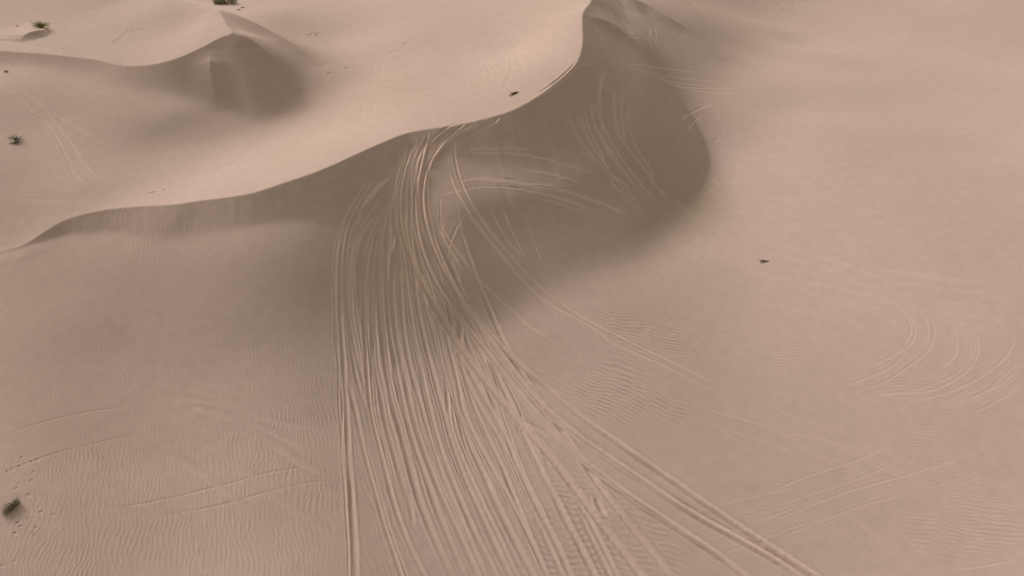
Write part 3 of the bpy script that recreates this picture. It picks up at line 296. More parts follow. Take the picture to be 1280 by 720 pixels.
[0.184,0.067,0.027,0.02,0.2,[-13.73,46.38,-13.24,45.06,-12.74,43.61,-12.23,42.01,-11.7,40.37,-11.12,38.73,-10.45,36.99,-9.74,35.19,-9.07,33.54,-8.49,32.18,-7.94,30.88,-7.12,28.89,-5.94,25.96]],
[0.101,0.03,0.02,0.02,0.25,[-11.93,42.04,-11.41,40.4,-10.77,38.77,-10.16,37.01,-9.48,35.21,-8.8,33.56,-8.2,32.2,-7.6,30.91,-6.86,28.91,-5.66,25.98]],
[0.184,0.066,0.036,0.02,0.22350987740984066,[-12.54,60.98,-12.91,59.46,-13.11,57.76,-13.16,55.93,-13.11,54.08,-12.93,52.17,-12.65,50.07,-12.3,47.89,-11.95,45.84,-11.57,44.07,-11.13,42.51,-10.61,40.96,-10.02,39.27,-9.42,37.53,-8.82,35.86,-8.18,34.32,-7.47,32.93,-6.62,31.46,-5.32,29.25,-3.5,26.14]],
[0.096,0.03,0.02,0.02,0.25,[-12.89,56.0,-12.87,54.14,-12.71,52.22,-12.42,50.12,-11.98,47.94,-11.64,45.88,-11.29,44.1,-10.86,42.54,-10.26,40.99,-9.72,39.3,-9.14,37.56,-8.48,35.89,-7.87,34.34]],
[0.087,0.022,0.02,0.02,0.25,[-12.56,57.9,-12.69,56.06,-12.56,54.23,-12.39,52.3,-12.13,50.18,-11.83,47.96,-11.37,45.92,-11.05,44.12,-10.62,42.56,-10.11,41.01,-9.43,39.33,-8.89,37.58,-8.31,35.9,-7.65,34.36,-6.97,32.97]],
[0.218,0.065,0.029,0.02,0.21812839766313283,[-11.0,66.38,-11.17,64.88,-11.36,63.33,-11.49,61.6,-11.5,59.67,-11.42,57.5,-11.27,55.16,-10.95,52.71,-10.44,50.21,-9.84,47.85,-9.31,45.85,-8.85,44.15,-8.31,42.47,-7.6,40.6,-6.77,38.56,-5.92,36.5,-5.07,34.54,-4.11,32.53,-2.78,29.81,-1.06,26.29]],
[0.091,0.03,0.02,0.02,0.25,[-11.86,59.61,-11.7,57.44,-11.57,55.08,-11.33,52.62,-10.82,50.13,-10.24,47.78,-9.61,45.81,-9.24,44.1,-8.66,42.43,-7.97,40.57,-7.12,38.54,-6.28,36.47]],
[0.228,0.055,0.04,0.02,0.21969775050916418,[-11.31,64.35,-11.63,62.92,-11.89,61.46,-12.06,59.8,-12.08,57.76,-11.93,55.36,-11.62,52.86,-11.23,50.54,-10.82,48.57,-10.42,46.87,-10.02,45.35,-9.61,44.03,-9.16,42.75,-8.66,41.32,-8.15,39.74,-7.62,38.1,-7.02,36.46,-6.29,34.82,-5.46,33.14,-4.57,31.41,-3.41,29.2,-1.86,26.25]],
[0.118,0.03,0.02,0.02,0.25,[-11.84,57.82,-11.69,55.43,-11.39,52.92,-10.94,50.6,-10.55,48.62,-10.22,46.9,-9.79,45.38,-9.35,44.06,-8.84,42.79,-8.35,41.35,-7.87,39.77,-7.41,38.11,-6.72,36.48]],
[0.101,0.022,0.02,0.02,0.25,[-10.68,50.65,-10.24,48.68,-9.83,46.96,-9.41,45.43,-9.05,44.09,-8.56,42.81,-8.11,41.37,-7.63,39.79,-7.01,38.15,-6.43,36.5,-5.69,34.86,-4.88,33.18]],
[0.201,0.062,0.042,0.02,0.23767971362885693,[-10.12,62.0,-9.43,59.76,-8.72,57.52,-8.04,55.34,-7.43,53.39,-6.83,51.51,-6.17,49.54,-5.65,47.69,-5.42,46.04,-5.31,44.38,-4.89,42.55,-4.12,40.54,-3.18,38.42,-2.18,36.28,-1.21,34.33,-0.27,32.42,0.96,29.88,2.58,26.46]],
[0.112,0.03,0.02,0.02,0.25,[-7.65,55.36,-7.11,53.43,-6.41,51.57,-5.81,49.59,-5.31,47.73,-5.09,46.08,-4.85,44.42,-4.52,42.58,-3.73,40.57,-2.84,38.43,-1.79,36.3]],
[0.212,0.058,0.027,0.02,0.23010990158881622,[-10.56,61.16,-10.34,59.25,-10.18,57.23,-10.01,55.19,-9.8,53.37,-9.49,51.62,-9.01,49.56,-8.38,47.29,-7.72,45.11,-7.04,43.06,-6.34,41.04,-5.62,39.14,-4.92,37.44,-4.19,35.78,-3.35,34.01,-2.42,32.09,-1.22,29.6,0.34,26.37]],
[0.095,0.03,0.02,0.02,0.25,[-10.55,57.18,-10.32,55.14,-10.14,53.31,-9.87,51.55,-9.32,49.51,-8.78,47.23,-8.11,45.07,-7.4,43.02,-6.74,41.01,-6.03,39.12,-5.26,37.42,-4.51,35.77,-3.66,33.99]],
[0.083,0.022,0.02,0.02,0.25,[-9.91,51.54,-9.44,49.48,-8.78,47.23,-8.09,45.07,-7.52,43.01,-6.8,41.0,-6.05,39.11,-5.34,37.42,-4.65,35.76]],
[0.247,0.076,0.03,0.02,0.23673792593680032,[-9.68,65.82,-9.63,63.89,-9.53,62.05,-9.35,60.3,-9.13,58.59,-8.87,56.61,-8.45,54.21,-7.81,51.57,-7.04,48.87,-6.28,46.32,-5.6,44.0,-4.96,41.83,-4.25,39.85,-3.51,38.11,-2.8,36.6,-2.09,35.18,-1.35,33.7,-0.51,32.01,0.63,29.65,2.16,26.44]],
[0.1,0.03,0.02,0.02,0.25,[-8.75,54.18,-8.17,51.52,-7.39,48.81,-6.61,46.28,-5.89,43.97,-5.32,41.81,-4.55,39.84,-3.81,38.1,-3.17,36.58,-2.4,35.17,-1.72,33.68,-0.89,31.99]],
[0.221,0.064,0.046,0.02,0.23675293033227737,[-8.01,58.48,-7.21,56.92,-6.2,55.46,-5.18,54.01,-4.3,52.34,-3.51,50.42,-2.77,48.58,-2.04,46.82,-1.33,44.81,-0.64,42.49,0.11,40.25,0.9,38.32,1.69,36.58,2.44,34.84,3.28,32.85,4.44,30.11,5.92,26.53]],
[0.094,0.03,0.02,0.02,0.25,[-3.9,52.38,-3.12,50.42,-2.32,48.58,-1.58,46.82,-0.94,44.81,-0.2,42.5,0.54,40.26,1.25,38.32,2.14,36.58,2.85,34.84,3.66,32.85,4.88,30.11,6.32,26.53]],
[0.108,0.022,0.02,0.02,0.25,[-3.97,50.4,-3.29,48.56,-2.52,46.81,-1.86,44.79,-1.18,42.48,-0.39,40.25,0.45,38.32,1.15,36.58,1.87,34.83,2.82,32.84]],
[0.195,0.064,0.027,0.02,0.2434138292877775,[-10.3,60.1,-9.84,57.48,-9.43,55.22,-9.04,53.32,-8.59,51.38,-8.0,49.06,-7.36,46.62,-6.81,44.52,-6.3,42.74,-5.73,41.02,-5.07,39.3,-4.38,37.63,-3.61,35.94,-2.74,34.21,-1.76,32.36,-0.4,29.82,1.41,26.42]],
[0.098,0.03,0.02,0.02,0.25,[-10.45,60.09,-10.06,57.46,-9.6,55.2,-9.32,53.28,-8.81,51.34,-8.17,49.03,-7.56,46.59,-7.04,44.49,-6.53,42.72,-6.0,41.0,-5.34,39.28,-4.65,37.61,-3.85,35.93,-2.98,34.2]],
[0.243,0.062,0.031,0.02,0.24011438828787754,[-10.72,58.06,-10.74,55.81,-10.52,53.3,-10.07,50.86,-9.52,48.75,-8.98,46.84,-8.43,44.93,-7.83,42.95,-7.12,41.0,-6.35,39.19,-5.57,37.51,-4.75,35.82,-3.9,34.1,-2.98,32.27,-1.74,29.74,-0.1,26.35]],
[0.12,0.03,0.02,0.02,0.25,[-8.68,46.89,-8.02,44.98,-7.49,42.99,-6.73,41.03,-6.01,39.21,-5.25,37.53,-4.44,35.84,-3.53,34.12,-2.56,32.29,-1.4,29.76]],
[0.1,0.022,0.02,0.02,0.25,[-8.55,46.91,-7.91,44.99,-7.32,43.0,-6.6,41.04,-5.83,39.23,-5.01,37.54,-4.22,35.85,-3.36,34.13,-2.5,32.3,-1.24,29.77]],
[0.183,0.093,0.036,0.02,0.23843405618630678,[-7.4,58.85,-6.73,57.25,-6.16,55.57,-5.67,53.79,-5.12,51.73,-4.47,49.31,-3.83,46.98,-3.19,45.01,-2.49,43.29,-1.71,41.56,-0.88,39.7,-0.07,37.72,0.73,35.7,1.5,33.78,2.29,31.92,3.27,29.59,4.54,26.51]],
[0.098,0.03,0.02,0.02,0.25,[-7.65,58.86,-6.9,57.24,-6.47,55.55,-5.97,53.75,-5.33,51.71,-4.73,49.29,-4.14,46.95,-3.44,45.0,-2.68,43.28,-1.96,41.55,-1.16,39.7,-0.37,37.72,0.42,35.69]],
[0.251,0.082,0.053,0.02,0.2606758365956483,[-9.56,62.01,-8.67,59.04,-7.89,56.65,-7.25,54.78,-6.78,53.19,-6.34,51.55,-5.81,49.61,-5.21,47.42,-4.6,45.21,-3.97,43.12,-3.21,41.09,-2.38,39.15,-1.6,37.42,-0.8,35.76,0.09,34.0,1.11,32.13,2.47,29.72,4.26,26.51]],
[0.116,0.03,0.02,0.02,0.25,[-7.55,54.76,-7.17,53.14,-6.63,51.5,-6.16,49.56,-5.53,47.38,-4.9,45.18,-4.25,43.1,-3.6,41.07,-2.71,39.14,-1.93,37.41,-1.19,35.75,-0.29,33.99]],
[0.083,0.022,0.02,0.02,0.25,[-8.14,59.04,-7.25,56.67,-6.63,54.82,-6.17,53.26,-5.74,51.63,-5.2,49.69,-4.55,47.48,-3.97,45.26,-3.38,43.15,-2.64,41.11,-1.71,39.17,-0.93,37.44,-0.11,35.78]],
[0.253,0.078,0.029,0.02,0.24307004020992512,[-5.16,57.78,-4.78,56.09,-4.65,54.09,-4.57,51.54,-4.19,48.87,-3.48,46.71,-2.58,44.95,-1.6,43.32,-0.71,41.69,0.04,40.03,0.75,38.33,1.46,36.61,2.16,34.94,2.96,33.05,4.14,30.27,5.68,26.53]],
[0.121,0.03,0.02,0.02,0.25,[-4.39,51.56,-3.95,48.88,-3.25,46.72,-2.32,44.96,-1.33,43.33,-0.41,41.69,0.3,40.03,0.96,38.33,1.7,36.61,2.37,34.95,3.22,33.05]],
[0.242,0.098,0.051,0.02,0.2584268435562398,[-8.28,61.7,-7.44,59.97,-6.54,58.23,-5.66,56.58,-4.89,55.21,-4.14,53.95,-3.28,52.52,-2.39,50.71,-1.57,48.82,-0.85,47.08,-0.17,45.36,0.57,43.45,1.38,41.42,2.2,39.52,2.94,37.85,3.62,36.37,4.3,34.92,5.17,33.09,6.46,30.28,8.13,26.54]],
[0.103,0.03,0.02,0.02,0.25,[-3.65,52.51,-2.72,50.72,-1.81,48.83,-1.2,47.09,-0.53,45.37,0.22,43.46,1.11,41.43,1.93,39.53,2.58,37.85,3.26,36.37]],
[0.104,0.022,0.02,0.02,0.25,[-5.23,56.59,-4.47,55.23,-3.69,53.97,-2.82,52.51,-1.86,50.67,-1.1,48.8,-0.4,47.07,0.37,45.35,1.08,43.44,1.83,41.42,2.65,39.52,3.41,37.85,4.11,36.37]],
[0.244,0.096,0.042,0.02,0.2492061541084179,[-4.46,49.97,-3.64,48.4,-2.9,46.97,-2.28,45.74,-1.67,44.61,-1.0,43.35,-0.37,41.9,0.19,40.31,0.91,38.47,1.88,36.4,2.87,34.42,3.78,32.46,4.86,29.91,6.21,26.53]],
[0.095,0.03,0.02,0.02,0.25,[-3.97,48.38,-3.27,46.95,-2.58,45.73,-2.03,44.6,-1.25,43.35,-0.72,41.89,-0.12,40.3,0.61,38.46,1.51,36.4,2.57,34.41,3.45,32.46]],
[0.215,0.076,0.04,0.02,0.26148948058948496,[-8.42,58.47,-7.63,56.65,-7.01,54.97,-6.45,53.39,-5.88,51.75,-5.34,50.01,-4.87,48.24,-4.5,46.5,-4.09,44.76,-3.38,42.89,-2.4,40.96,-1.4,39.12,-0.5,37.5,0.29,36.02,1.03,34.51,1.88,32.7,3.1,30.06,4.7,26.51]],
[0.107,0.03,0.02,0.02,0.25,[-6.71,53.36,-6.11,51.71,-5.63,49.97,-5.11,48.21,-4.78,46.48,-4.44,44.74,-3.64,42.88,-2.72,40.94,-1.77,39.11,-0.75,37.49,-0.08,36.02,0.73,34.51,1.56,32.69,2.83,30.05,4.37,26.51]],
[0.105,0.022,0.02,0.02,0.25,[-7.47,54.94,-6.89,53.34,-6.31,51.68,-5.84,49.94,-5.31,48.19,-4.94,46.46,-4.55,44.73,-3.81,42.87,-2.95,40.93,-1.89,39.11,-1.01,37.49,-0.25,36.01]],
[0.205,0.083,0.032,0.02,0.2764631538397835,[-7.83,54.47,-6.57,52.99,-5.36,51.6,-4.21,50.13,-3.11,48.53,-2.04,46.9,-0.96,45.39,0.17,44.04,1.27,42.76,2.27,41.45,3.19,40.06,4.08,38.62,4.88,37.2,5.59,35.84,6.26,34.43,7.03,32.7,8.13,30.07,9.57,26.53]],
[0.119,0.03,0.02,0.02,0.25,[-6.34,53.02,-5.13,51.62,-3.97,50.14,-2.93,48.54,-1.84,46.9,-0.69,45.39,0.35,44.04,1.52,42.75,2.53,41.44,3.47,40.06,4.26,38.61,5.15,37.19,5.84,35.83,6.5,34.43,7.27,32.69]],
[0.245,0.124,0.055,0.02,0.34099478728138394,[-4.88,60.82,-4.32,59.31,-3.67,57.69,-2.88,55.99,-2.05,54.27,-1.22,52.48,-0.36,50.5,0.54,48.62,1.41,46.93,2.24,45.5,3.14,44.07,4.16,42.36,5.23,40.43,6.29,38.63,7.25,37.15,8.13,35.9,9.03,34.67,9.94,33.44,10.95,32.05,12.58,29.78,14.9,26.44]],
[0.122,0.03,0.02,0.02,0.25,[-1.61,52.51,-0.64,50.53,0.18,48.65,1.06,46.96,1.85,45.53,2.86,44.09,3.86,42.38,4.96,40.44,6.03,38.63,6.92,37.16,7.86,35.91,8.65,34.68]],
[0.103,0.022,0.02,0.02,0.25,[-2.46,54.28,-1.62,52.52,-0.78,50.55,0.1,48.65,0.92,46.97,1.78,45.53,2.74,44.1,3.67,42.39,4.84,40.45,5.84,38.64,6.78,37.16,7.61,35.91,8.56,34.68,9.44,33.45,10.51,32.06]],
[0.275,0.137,0.061,0.02,0.3435513422371338,[-9.74,69.16,-10.13,67.51,-10.47,65.93,-10.68,64.51,-10.68,63.13,-10.51,61.8,-10.16,60.52,-9.64,59.22,-8.97,57.82,-8.18,56.37,-7.35,54.95,-6.49,53.64,-5.54,52.33,-4.49,50.89,-3.39,49.3,-2.31,47.73,-1.25,46.22,-0.1,44.68,1.19,42.98,2.49,41.25,3.62,39.63,4.64,38.09,5.63,36.61,6.64,35.18,7.7,33.71,8.86,32.07,10.49,29.72,12.67,26.49]],
[0.124,0.03,0.02,0.02,0.25,[-8.75,57.83,-7.97,56.37,-7.11,54.96,-6.18,53.67,-5.23,52.38,-4.27,50.91,-3.05,49.3,-2.09,47.73,-0.98,46.22,0.14,44.67,1.49,42.97,2.78,41.24,3.92,39.63,4.94,38.08,5.92,36.6]],
[0.22,-0.126,-0.06,0.02,0.34,[-7.97,70.69,-8.36,68.8,-8.66,66.76,-8.89,65.12,-8.99,63.59,-8.87,61.9,-8.51,60.19,-7.94,58.6,-7.19,57.09,-6.29,55.66,-5.28,54.38,-4.17,53.18,-2.96,51.77,-1.79,50.11,-0.76,48.59,0.18,47.21,1.15,45.81,2.16,44.43,3.22,43.07,4.36,41.65,5.61,40.2,7.02,38.82,8.54,37.54,10.01,36.38,11.39,35.33,12.77,34.31,14.21,33.25,15.58,32.18,16.94,30.97,18.95,29.03,21.8,26.15]],
[0.1,-0.03,-0.02,0.02,0.25,[-7.59,57.08,-6.7,55.64,-5.65,54.35,-4.49,53.15,-3.4,51.77,-2.25,50.13,-1.21,48.61,-0.2,47.22,0.77,45.83,1.72,44.46,2.78,43.09,3.98,41.67,5.24,40.22,6.66,38.84,8.17,37.56,9.56,36.39,10.99,35.34,12.41,34.33,13.87,33.27,15.17,32.19]],
[0.22,-0.144,-0.06,0.02,0.34,[-4.15,71.33,-5.57,70.16,-6.82,68.84,-7.71,67.14,-8.17,65.37,-8.24,63.56,-7.94,61.62,-7.35,59.84,-6.61,58.32,-5.77,56.96,-4.82,55.67,-3.79,54.46,-2.65,53.19,-1.31,51.54,0.16,49.66,1.61,48.08,2.9,46.78,4.04,45.56,5.26,44.27,6.71,42.9,8.32,41.54,9.86,40.29,11.25,39.16,12.65,37.98,14.21,36.66,15.87,35.32,17.51,34.04,19.08,32.86,20.47,31.79,21.84,30.66,24.03,28.73,27.2,25.79]],
[0.22,-0.136,-0.06,0.02,0.34,[-7.41,61.13,-6.88,59.56,-6.01,57.72,-4.96,55.98,-4.08,54.7,-3.26,53.59,-2.25,52.28,-1.12,50.66,-0.03,49.02,1.12,47.3,2.44,45.47,3.79,43.79,5.12,42.44,6.5,41.22,7.94,40.03,9.34,38.9,10.79,37.75,12.45,36.46,14.27,35.18,16.04,34.04,17.68,33.0,19.15,31.97,20.64,30.77,22.91,28.8,26.11,25.87]],
[0.1,-0.03,-0.02,0.02,0.25,[-1.66,50.71,-0.55,49.06,0.6,47.33,1.9,45.51,3.27,43.83,4.65,42.46,5.97,41.25,7.5,40.05,8.89,38.92,10.35,37.77,12.01,36.48,13.82,35.2]],
[0.09,0.04,0.03,0.02,0.5,[-9.94,68.99,-10.41,67.2,-10.67,65.65,-10.89,64.38,-10.84,62.76,-10.79,61.95,-10.57,60.08]],
[0.09,0.04,0.03,0.02,0.5,[-7.51,70.37,-8.48,68.92,-9.11,67.22,-9.17,65.69,-8.97,64.44,-8.83,62.81,-8.39,60.92,-7.77,59.37]],
[0.09,0.04,0.03,0.02,0.5,[-6.18,70.1,-7.16,68.79,-7.82,67.26,-8.02,65.55,-7.92,63.3,-7.82,62.47,-7.25,60.61,-6.65,59.08]],
[0.09,0.04,0.03,0.02,0.5,[-11.6,65.72,-12.49,64.42,-13.24,63.3,-13.85,62.21]],
[0.09,0.04,0.03,0.02,0.5,[-12.0,65.37,-12.77,64.37,-13.75,62.78,-14.21,61.58]],
[0.09,0.04,0.03,0.02,0.5,[-8.5,69.36,-9.14,67.73,-9.37,66.12,-9.37,64.44]],
[0.09,0.04,0.03,0.02,0.5,[-9.89,62.82,-9.94,61.19,-9.43,59.35,-8.8,57.82]],
[0.09,0.04,0.03,0.02,0.5,[-11.37,61.88,-11.24,59.73,-11.28,57.29,-11.06,55.14]],
[0.09,0.04,0.03,0.02,0.5,[-9.27,58.84,-8.62,56.79,-7.85,54.99]],
[0.09,0.04,0.03,0.02,0.5,[-6.46,62.06,-6.49,60.68,-6.1,59.3]],
[0.09,0.04,0.03,0.02,0.5,[-7.14,61.36,-6.25,59.8,-5.24,58.39,-4.39,57.27]],
[0.09,0.04,0.03,0.02,0.5,[-5.8,58.79,-5.21,57.31,-4.36,55.67,-3.52,54.29]],
[0.09,0.04,0.03,0.02,0.5,[-2.67,71.77,-4.14,70.89,-5.88,69.83,-7.0,68.32]],
[0.13,0.05,0.03,0.02,0.34,[-5.73,69.84,-5.61,68.1,-5.18,66.12,-4.55,64.3,-3.8,62.83,-2.87,61.72,-2.09,60.75,-0.83,59.43,0.0,58.56,3.27,55.58,5.44,53.69,7.56,52.03,10.05,50.43,13.25,48.4,15.95,46.63,18.97,45.06]],
[0.13,0.05,0.03,0.02,0.34,[-6.28,66.71,-5.87,65.42,-5.25,63.97,-4.36,62.51,-3.64,61.52,-3.07,60.92,-1.8,59.61,0.0,57.66,3.02,54.88,4.77,53.49,7.11,51.81,8.74,50.25,12.78,47.95,15.46,46.08,18.45,44.43]],
[0.09,0.03,0.02,0.01,0.4,[-7.3,62.02,-6.12,60.28,-4.83,58.6,-3.56,57.15,-2.18,55.89,0.0,54.18,1.07,52.99,2.64,51.63,4.94,49.97]]]
RIPPLES = [[-24.8, 33.8, 10, 9, 0, 108, 0.34, 0.007], [-32.0, 30.7, 5, 5, 0, 95, 0.28, 0.006], [-31.7, 36.8, 5, 5, 0, 105, 0.28, 0.007], [-16.9, 40.1, 7, 6, 10, 104, 0.32, 0.008], [-26.2, 47.8, 12, 7, 0, 110, 0.28, 0.0055], [-16.9, 44.3, 4, 4, 0, 110, 0.3, 0.01], [10.3, 52.8, 5.2, 1.6, -14, 150, 0.34, 0.024], [14.5, 49.9, 9, 2.6, -18, 150, 0.32, 0.019], [21.7, 48.7, 7, 1.6, -8, 155, 0.28, 0.012], [7.7, 46.5, 6.5, 3.2, -30, 145, 0.36, 0.023], [11.9, 44.8, 5, 1.6, -25, 150, 0.36, 0.018], [7.9, 59.4, 3, 1.6, -5, 170, 0.26, 0.008], [-33.0, 59.3, 5, 4, 60, 98, 0.36, 0.006], [-36.9, 62.7, 4, 1, 10, 95, 0.5, 0.008], [21.6, 34.4, 5, 4, 0, 140, 0.24, 0.01], [4.2, 34.7, 4, 6, 0, 170, 0.42, 0.012], [9.5, 33.0, 5, 4, 0, 160, 0.4, 0.01], [-9.5, 34.1, 3, 6, 0, 120, 0.4, 0.01], [32.2, 33.4, 5, 3, 0, 160, 0.3, 0.008], [3.5, 50.6, 3, 3, 0, 120, 0.28, 0.008], [-19.0, 34.9, 7, 8, 0, 105, 0.38, 0.0075], [30.0, 39.3, 9, 5, -10, 150, 0.3, 0.006], [18.2, 40.3, 7, 4, -20, 148, 0.3, 0.006], [34.4, 44.1, 7, 4, 0, 155, 0.3, 0.005], [-7.7, 92.4, 7, 9, 0, 100, 0.5, 0.002]]
DENTS = [[-35.5,36.95,0.14,0.031],[-35.39,36.2,0.11,0.042],[-36.07,35.81,0.1,0.034],[-36.03,35.34,0.18,0.024],[-35.05,34.96,0.15,0.036],[-34.9,34.86,0.11,0.031],[-33.65,33.68,0.16,0.033],[-32.81,33.59,0.16,0.026],[-34.18,33.07,0.12,0.025],[-34.71,32.65,0.15,0.043],[-34.44,32.41,0.15,0.04],[-33.47,32.42,0.13,0.039],[-33.32,31.88,0.11,0.029],[-34.54,31.82,0.16,0.039],[-33.64,29.77,0.14,0.024],[-34.25,29.39,0.12,0.027],[-36.68,37.28,0.13,0.041],[-36.86,38.09,0.12,0.042],[-37.03,36.97,0.18,0.024],[-37.27,36.75,0.13,0.034],[-36.05,37.83,0.1,0.032],[-35.75,38.02,0.18,0.025],[-9.99,70.0,0.29,0.02],[-5.62,71.1,0.28,0.033],[-2.68,71.87,0.22,0.018],[-35.15,32.19,0.06,0.019],[-35.55,32.78,0.06,0.014],[-36.96,36.82,0.08,0.024],[-36.45,37.54,0.08,0.017],[-35.4,38.36,0.09,0.014],[-35.19,38.53,0.09,0.015],[-32.56,40.11,0.09,0.024],[-31.82,40.52,0.06,0.019],[-31.55,40.61,0.09,0.014],[-48.46,94.11,0.21,0.06],[-48.3,94.9,0.31,0.034],[-48.23,95.52,0.27,0.059],[-48.05,96.05,0.2,0.048],[-48.09,96.81,0.17,0.041],[-47.96,97.33,0.26,0.048],[-47.51,97.13,0.28,0.033],[-47.58,98.02,0.22,0.056],[-47.32,98.21,0.25,0.044],[-48.02,97.93,0.22,0.06],[-48.33,96.45,0.25,0.031],[-48.49,94.75,0.28,0.04],[-56.56,105.12,0.23,0.036],[-56.46,105.7,0.23,0.04],[-56.24,106.18,0.18,0.049],[-55.52,106.31,0.18,0.054],[-56.5,99.01,0.17,0.053],[-56.81,99.92,0.28,0.045],[-49.39,95.73,0.27,0.037],[-46.57,97.89,0.27,0.043],[-53.53,91.89,0.2,0.059],[-53.27,92.32,0.22,0.041],[-55.36,105.47,0.29,0.041],[-56.78,103.87,0.26,0.035],[-26.49,101.65,0.36,0.05],[-26.31,102.34,0.22,0.079],[-26.0,102.94,0.24,0.078],[-25.57,102.71,0.38,0.064],[-25.19,103.26,0.21,0.042],[-26.27,101.35,0.25,0.056],[-25.54,102.17,0.32,0.079],[-23.68,105.07,0.27,0.046],[-19.34,103.13,0.31,0.045],[-19.01,102.74,0.23,0.062],[-18.1,103.97,0.33,0.043],[-19.87,91.05,0.29,0.068],[-14.1,85.1,0.34,0.055],[-14.67,93.57,0.37,0.047],[-13.19,95.74,0.34,0.071],[-21.63,89.78,0.36,0.06],[-19.16,83.5,0.23,0.042],[-19.58,83.4,0.3,0.047],[-34.97,65.11,0.27,0.033],[-34.76,65.08,0.3,0.037],[-33.7,65.67,0.18,0.035],[-33.51,65.64,0.25,0.047],[-33.06,65.98,0.24,0.035],[-34.42,65.28,0.25,0.058],[37.41,128.04,0.26,0.073],[38.34,128.55,0.18,0.075],[38.89,128.21,0.31,0.058],[40.14,129.2,0.26,0.058],[40.93,129.04,0.32,0.04],[42.11,129.73,0.28,0.058],[43.01,129.19,0.23,0.065],[43.59,129.58,0.29,0.041],[45.13,129.85,0.28,0.055],[45.38,128.85,0.25,0.061],[46.6,129.72,0.19,0.06],[47.7,130.06,0.24,0.07],[48.77,129.51,0.21,0.068],[49.69,129.9,0.29,0.061],[50.23,129.25,0.31,0.039],[51.19,129.53,0.27,0.06],[43.52,127.05,0.28,0.053],[37.66,127.27,0.19,0.045],[39.44,127.87,0.27,0.044],[42.77,129.9,0.19,0.051],[43.07,128.53,0.25,0.058],[46.12,130.22,0.18,0.067],[47.14,130.23,0.23,0.067],[23.03,80.66,0.12,0.039],[23.18,79.87,0.18,0.04],[22.71,79.15,0.22,0.037],[22.95,77.54,0.13,0.027],[22.24,74.22,0.14,0.036],[30.55,122.0,0.14,0.024],[-38.17,110.19,0.2,0.039],[-37.17,108.55,0.32,0.069],[-35.55,111.93,0.24,0.061],[-35.52,113.12,0.25,0.053],[-35.23,114.0,0.24,0.057],[-38.81,111.76,0.22,0.044],[-36.84,110.35,0.26,0.042],[-37.44,108.88,0.25,0.068]]
SPOTS = {"shrub_green": [-59.3, 98.75], "shrub_sparse": [-51.68, 74.19], "tussock": [-35.57, 33.71], "tuft_top": [-40.36, 112.19], "dot": [-58.42, 87.19], "dot2": [-62.9, 99.73], "stick": [0.25, 76.35], "plank": [23.52, 59.05], "debris": [-37.29, 108.23], "debris2": [-37.25, 109.95], "sparse2": [-51.7, 73.65], "tuft_top2": [-41.89, 112.44]}
# ---------------------------------------------------------------- dune relief
X0, X1, Y0, Y1, STEP = -150.0, 150.0, -10.0, 290.0, 0.5

def tps_fit(P, lam=0.0):
    P = np.asarray(P, float)
    xy, z = P[:, :2], P[:, 2]
    n = len(P)
    r2 = ((xy[:, None] - xy[None]) ** 2).sum(-1)
    K = 0.5 * r2 * np.log(r2 + 1e-9)
    K[np.arange(n), np.arange(n)] = lam
    Q = np.c_[np.ones(n), xy]
    A = np.zeros((n + 3, n + 3))
    A[:n, :n] = K; A[:n, n:] = Q; A[n:, :n] = Q.T
    w = np.linalg.solve(A, np.r_[z, 0, 0, 0])
    return xy, w

def tps_eval(fit, x, y):
    xy, w = fit
    out = w[-3] + w[-2] * x + w[-1] * y
    for (px, py), c in zip(xy, w[:-3]):
        r2 = (x - px) ** 2 + (y - py) ** 2
        out = out + c * 0.5 * r2 * np.log(r2 + 1e-9)
    return out

def catmull(P, step=0.4):
    """dense centripetal-ish spline through points (any dimension)"""
    P = np.asarray(P, float)
    if len(P) == 2:
        n = max(2, int(np.linalg.norm(P[1] - P[0]) / step)); t = np.linspace(0, 1, n)[:, None]
        return P[0] * (1 - t) + P[1] * t
    Q = np.vstack([2 * P[0] - P[1], P, 2 * P[-1] - P[-2]])
    out = []
    for i in range(1, len(Q) - 2):
        p0, p1, p2, p3 = Q[i - 1], Q[i], Q[i + 1], Q[i + 2]
        a = max(np.linalg.norm((p1 - p0)[:2]), 1e-6) ** .5
        b = max(np.linalg.norm((p2 - p1)[:2]), 1e-6) ** .5
        c = max(np.linalg.norm((p3 - p2)[:2]), 1e-6) ** .5
        m1 = (p2 - p1) + b * ((p1 - p0) / a - (p2 - p0) / (a + b))
        m2 = (p2 - p1) + b * ((p3 - p2) / c - (p3 - p1) / (b + c))
        n = max(2, int(np.linalg.norm((p2 - p1)[:2]) / step))
        t = np.linspace(0, 1, n, endpoint=False)[:, None]
        out.append((2 * t**3 - 3 * t**2 + 1) * p1 + (t**3 - 2 * t**2 + t) * m1
                   + (-2 * t**3 + 3 * t**2) * p2 + (t**3 - t**2) * m2)
    out.append(P[-1:])
    return np.vstack(out)

def bspline(F, x, y):
    """smooth sampling of a coarse grid F[iy, ix]"""
    gx = np.clip((x - X0) / STEP, 1.001, F.shape[1] - 3.001)
    gy = np.clip((y - Y0) / STEP, 1.001, F.shape[0] - 3.001)
    ix = gx.astype(np.int32); iy = gy.astype(np.int32)
    fx = gx - ix; fy = gy - iy
    def w(t):
        return ((1 - t) ** 3 / 6, (3 * t**3 - 6 * t**2 + 4) / 6, (-3 * t**3 + 3 * t**2 + 3 * t + 1) / 6, t**3 / 6)
    wx, wy = w(fx), w(fy)
    out = 0.0
    for j in range(4):
        row = 0.0
        for i in range(4):
            row = row + wx[i] * F[iy + j - 1, ix + i - 1]
        out = out + wy[j] * row
    return out

